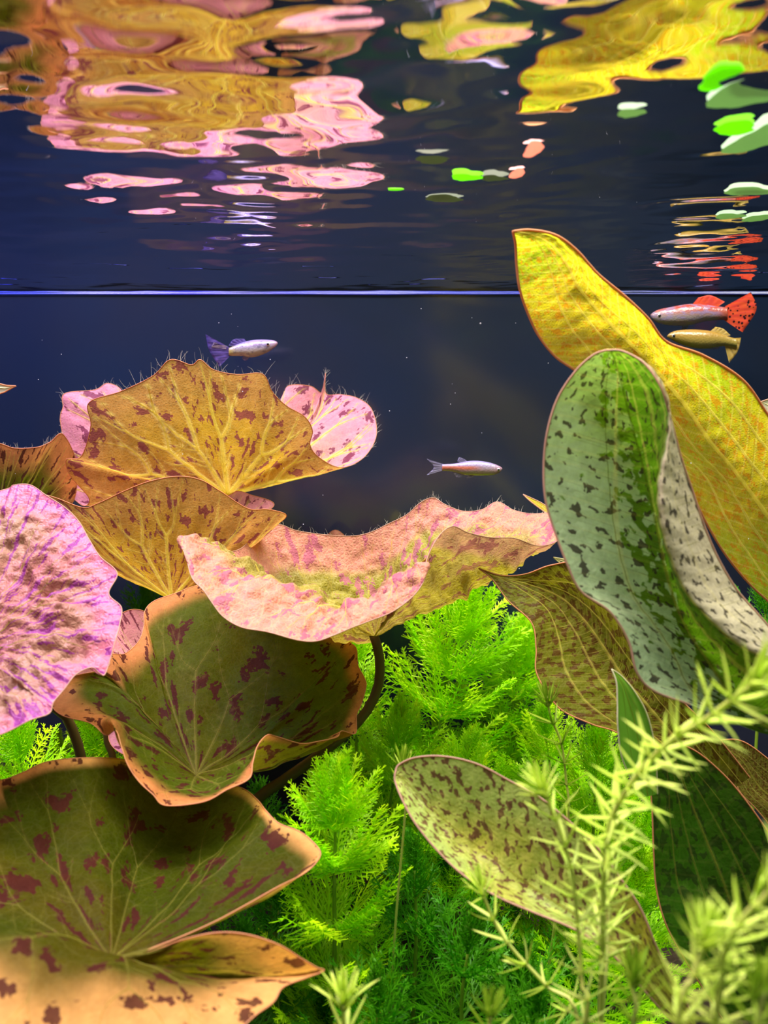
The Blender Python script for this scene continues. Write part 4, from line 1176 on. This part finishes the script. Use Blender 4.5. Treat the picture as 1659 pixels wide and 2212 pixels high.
fish('guppy', 'silvery violet guppy with dark fan tail swimming above the golden lotus leaf', 35,
     [(600, 741, 743), (596, 737, 748), (585, 734.5, 757), (570, 733.5, 765), (552, 734, 771), (538, 736, 772), (524, 739, 769.5), (512, 744, 769), (500, 749, 769), (494, 752, 768)],
     [('tail_fin', ([(498, 752), (498, 760), (498, 768)], [(444, 722), (452, 757), (474, 792)]), fin_bl, 0),
      ('dorsal_fin', ([(532, 738), (520, 742), (508, 747)], [(528, 732), (505, 733), (494, 746)]), fin_bl, 0),
      ('tail_streak', ([(492, 748), (490, 750), (488, 754)], [(463, 738), (458, 746), (456, 751)]), fin_pale, -.02),
      ('anal_fin', ([(540, 770), (534, 770), (528, 769)], [(534, 778), (528, 779), (522, 773)]), fin_clear, 0)],
     (580, 744), fish_mat('guppy_blue', 'blue'), eye_r=4.2)
fish('danio', 'slim translucent fish with orange side stripe facing right in mid-water', 31,
     [(1085, 1011, 1014), (1080, 1007.5, 1020), (1070, 1003, 1025), (1055, 998.5, 1027), (1035, 995.5, 1027.5), (1015, 995.5, 1027), (1000, 998, 1025), (980, 1001.5, 1019), (965, 1002.5, 1017), (955, 1003, 1017)],
     [('tail_fin', ([(960, 1003), (955, 1009), (957, 1016)], [(922, 991), (937, 1009), (922, 1026)]), fin_clear, 0),
      ('dorsal_fin', ([(1010, 997), (1003, 998), (996, 1000)], [(1004, 992), (992, 988), (988, 996)]), fin_clear, 0),
      ('anal_fin', ([(1008, 1023), (998, 1022), (985, 1018)], [(1000, 1028), (988, 1032), (978, 1020)]), fin_clear, 0),
      ('pelvic_fin', ([(1025, 1026), (1020, 1027), (1014, 1026)], [(1020, 1031), (1010, 1034), (1006, 1033)]), fin_clear, 0)],
     (1076, 1014), fish_mat('danio_body', 'clear'), eye_r=3.6)
fish('guppy', 'red guppy with black-spotted orange fan tail behind the gold leaf tip', 36,
     [(1405, 680, 683), (1412, 674, 692), (1425, 668, 699), (1445, 664, 703), (1470, 659, 704), (1495, 656, 702), (1520, 657, 695), (1545, 661, 692), (1562, 663, 691), (1572, 664, 690)],
     [('tail_fin', ([(1562, 664), (1566, 677), (1562, 690)], [(1622, 631), (1634, 668), (1604, 718)]), fin_red, 0),
      ('dorsal_fin', ([(1495, 658), (1520, 659), (1550, 663)], [(1508, 643), (1535, 638), (1566, 652)]), fin_red_plain, 0),
      ('pelvic_fin', ([(1474, 702), (1480, 703), (1488, 702)], [(1472, 713), (1480, 714), (1486, 708)]), fin_clear, 0)],
     (1421, 683), fish_mat('guppy_red', 'red'), eye_r=4)
fish('platy', 'yellow fish with forked drooping tail just below the red guppy', 35,
     [(1441, 725, 728), (1448, 719, 732), (1462, 714, 740), (1482, 712, 748), (1505, 712, 753), (1530, 714, 753), (1550, 719, 749), (1568, 725, 748), (1584, 730, 750), (1592, 731, 752)],
     [('tail_fin', ([(1582, 731), (1576, 741), (1566, 748)], [(1601, 729), (1594, 758), (1575, 784)]), fin_yel, 0),
      ('dorsal_fin', ([(1535, 715), (1550, 719), (1568, 726)], [(1545, 706), (1562, 710), (1578, 724)]), fin_yel, 0),
      ('anal_fin', ([(1555, 748), (1545, 750), (1530, 752)], [(1552, 753), (1540, 755), (1528, 753)]), fin_clear, 0)],
     (1453, 726), fish_mat('platy_body', 'yellow'), eye_r=4)

# ------------------------------------------------------------------ floating bits
M['float_lime'] = simple_leafy('floating_lime', (.35, .70, .03), (.40, .75, .03), (.55, .95, .02), .7)
M['float_pink'] = simple_leafy('floating_pink', (.85, .55, .50), (.9, .6, .55), (.9, .5, .4), .5)
M['float_grey'] = simple_leafy('floating_grey', (.16, .20, .14), (.2, .22, .16), (.14, .20, .10), .5)
M['float_white'] = simple_leafy('floating_white', (.62, .80, .60), (.68, .84, .66), (.55, .85, .50), .5)
M['float_gold'] = simple_leafy('floating_gold', (.80, .55, .12), (.85, .58, .2), (.9, .6, .1), .5)
M['float_white'] = simple_leafy('floating_whitish', (.30, .48, .30), (.40, .52, .36), (.30, .48, .22), .5)
M['float_lime'] = simple_leafy('floating_green', (.16, .55, .02), (.2, .6, .02), (.30, .80, .01), .6)
def floater(px, py, wpx, hpx, mat, label, depth=.0, tilt=0, seed=0, name='floating_leaf', group=None):
    c0 = on_surface(px, py, -.03 - depth)
    a0 = on_surface(px - wpx / 2, py, -.03 - depth); a1 = on_surface(px + wpx / 2, py, -.03 - depth)
    f0 = on_surface(px, py - hpx / 2, -.03 - depth); f1 = on_surface(px, py + hpx / 2, -.03 - depth)
    rx = abs(a1[0] - a0[0]) / 2
    ry = min(abs(f1[1] - f0[1]) / 2, rx * 1.6)
    nu_, nv_ = 28, 7
    V_ = []
    for s_ in (1, -1):
        for i in range(nu_):
            a = i / nu_ * 2 * math.pi
            w = 1 + .16 * math.sin(2 * a + seed) + .10 * math.sin(3 * a + 2 * seed) + .05 * math.sin(7 * a + seed)
            for j in range(nv_):
                t = j / (nv_ - 1)
                V_.append(c0 + np.array([rx * w * t * math.cos(a), ry * w * t * math.sin(a) * (1 - .25 * math.cos(a)), s_ * .02 * (1 - t * t) - .05 * rx * t * t - tilt * rx * t * math.sin(a)]))
    F_ = [tuple(f) for f in grid_faces(nu_, nv_, True)] + [tuple(int(v) + nu_ * nv_ for v in f[::-1]) for f in grid_faces(nu_, nv_, True)]
    return solo(name, V_, F_, mat, label, 'leaf', group)
floater(1010, 382, 64, 15, M['float_lime'], 'lime green oval leaflet floating on the surface, brightest of the small ones', seed=1)
floater(856, 409, 30, 5, M['float_lime'], 'tiny green leaflet floating left of the lime oval one', seed=2)
floater(1118, 374, 30, 22, M['float_pink'], 'small pinkish white petal scrap floating right of the lime leaflet', seed=3, tilt=.3)
floater(1153, 321, 42, 26, M['float_pink'], 'larger pinkish white petal scrap under the narrow pale floating leaf', seed=4, tilt=.3)
floater(935, 343, 80, 16, M['float_grey'], 'dull grey-green leaf floating above the lime leaflet', seed=5)
floater(960, 427, 80, 16, M['float_grey'], 'faint grey-green leaf floating below the lime leaflet', seed=6)
floater(1068, 384, 52, 14, M['float_grey'], 'small grey leaf touching the lime leaflet on its right', seed=7)
floater(1365, 243, 52, 22, M['float_white'], 'small pale green leaflet floating above the narrow pale one', seed=8)
floater(1640, 190, 150, 120, M['float_white'], 'large whitish green leaf floating at the top right edge', seed=9)
floater(1650, 295, 120, 80, M['float_white'], 'second whitish green leaf at the right edge, below the large one', seed=10)
floater(1560, 165, 90, 50, M['float_lime'], 'bright green leaf floating beside the large whitish one', seed=11)
floater(1590, 275, 90, 30, M['float_lime'], 'bright green leaf floating beside the second whitish one', seed=12)
floater(1622, 411, 110, 18, M['float_white'], 'thin whitish leaf floating low at the right above the red reflections', seed=13)
floater(1578, 466, 56, 14, M['float_white'], 'small whitish leaflet floating lowest at the right', seed=14)
floater(1640, 470, 50, 18, M['float_white'], 'whitish leaflet floating at the right edge next to the lowest one', seed=15)

# ------------------------------------------------------------------ specks drifting in the water
sp = Soup()
M['speck'] = simple_leafy('speck', (.8, .8, .75), (.8, .8, .8), (.8, .8, .8), .3)
rs = random.Random(3)
for k in range(70):
    c0 = P(rs.uniform(0, 1659), rs.uniform(660, 1250), rs.uniform(20, 34))
    r = rs.uniform(.008, .02)
    V_ = [c0 + r * np.array(d) for d in ((1, 0, 0), (-1, 0, 0), (0, 1, 0), (0, -1, 0), (0, 0, 1), (0, 0, -1))]
    sp.add(V_, [(0, 2, 4), (2, 1, 4), (1, 3, 4), (3, 0, 4), (2, 0, 5), (1, 2, 5), (3, 1, 5), (0, 3, 5)])
solo('drifting_debris', sp.verts(), sp.f, M['speck'], 'fine white specks drifting in the dark water', 'debris', kind='stuff')
for o in bpy.data.objects:
    if 'origin_cm' in o: del o['origin_cm']
print('objects', len(bpy.data.objects), 'instanced', nfr[0])
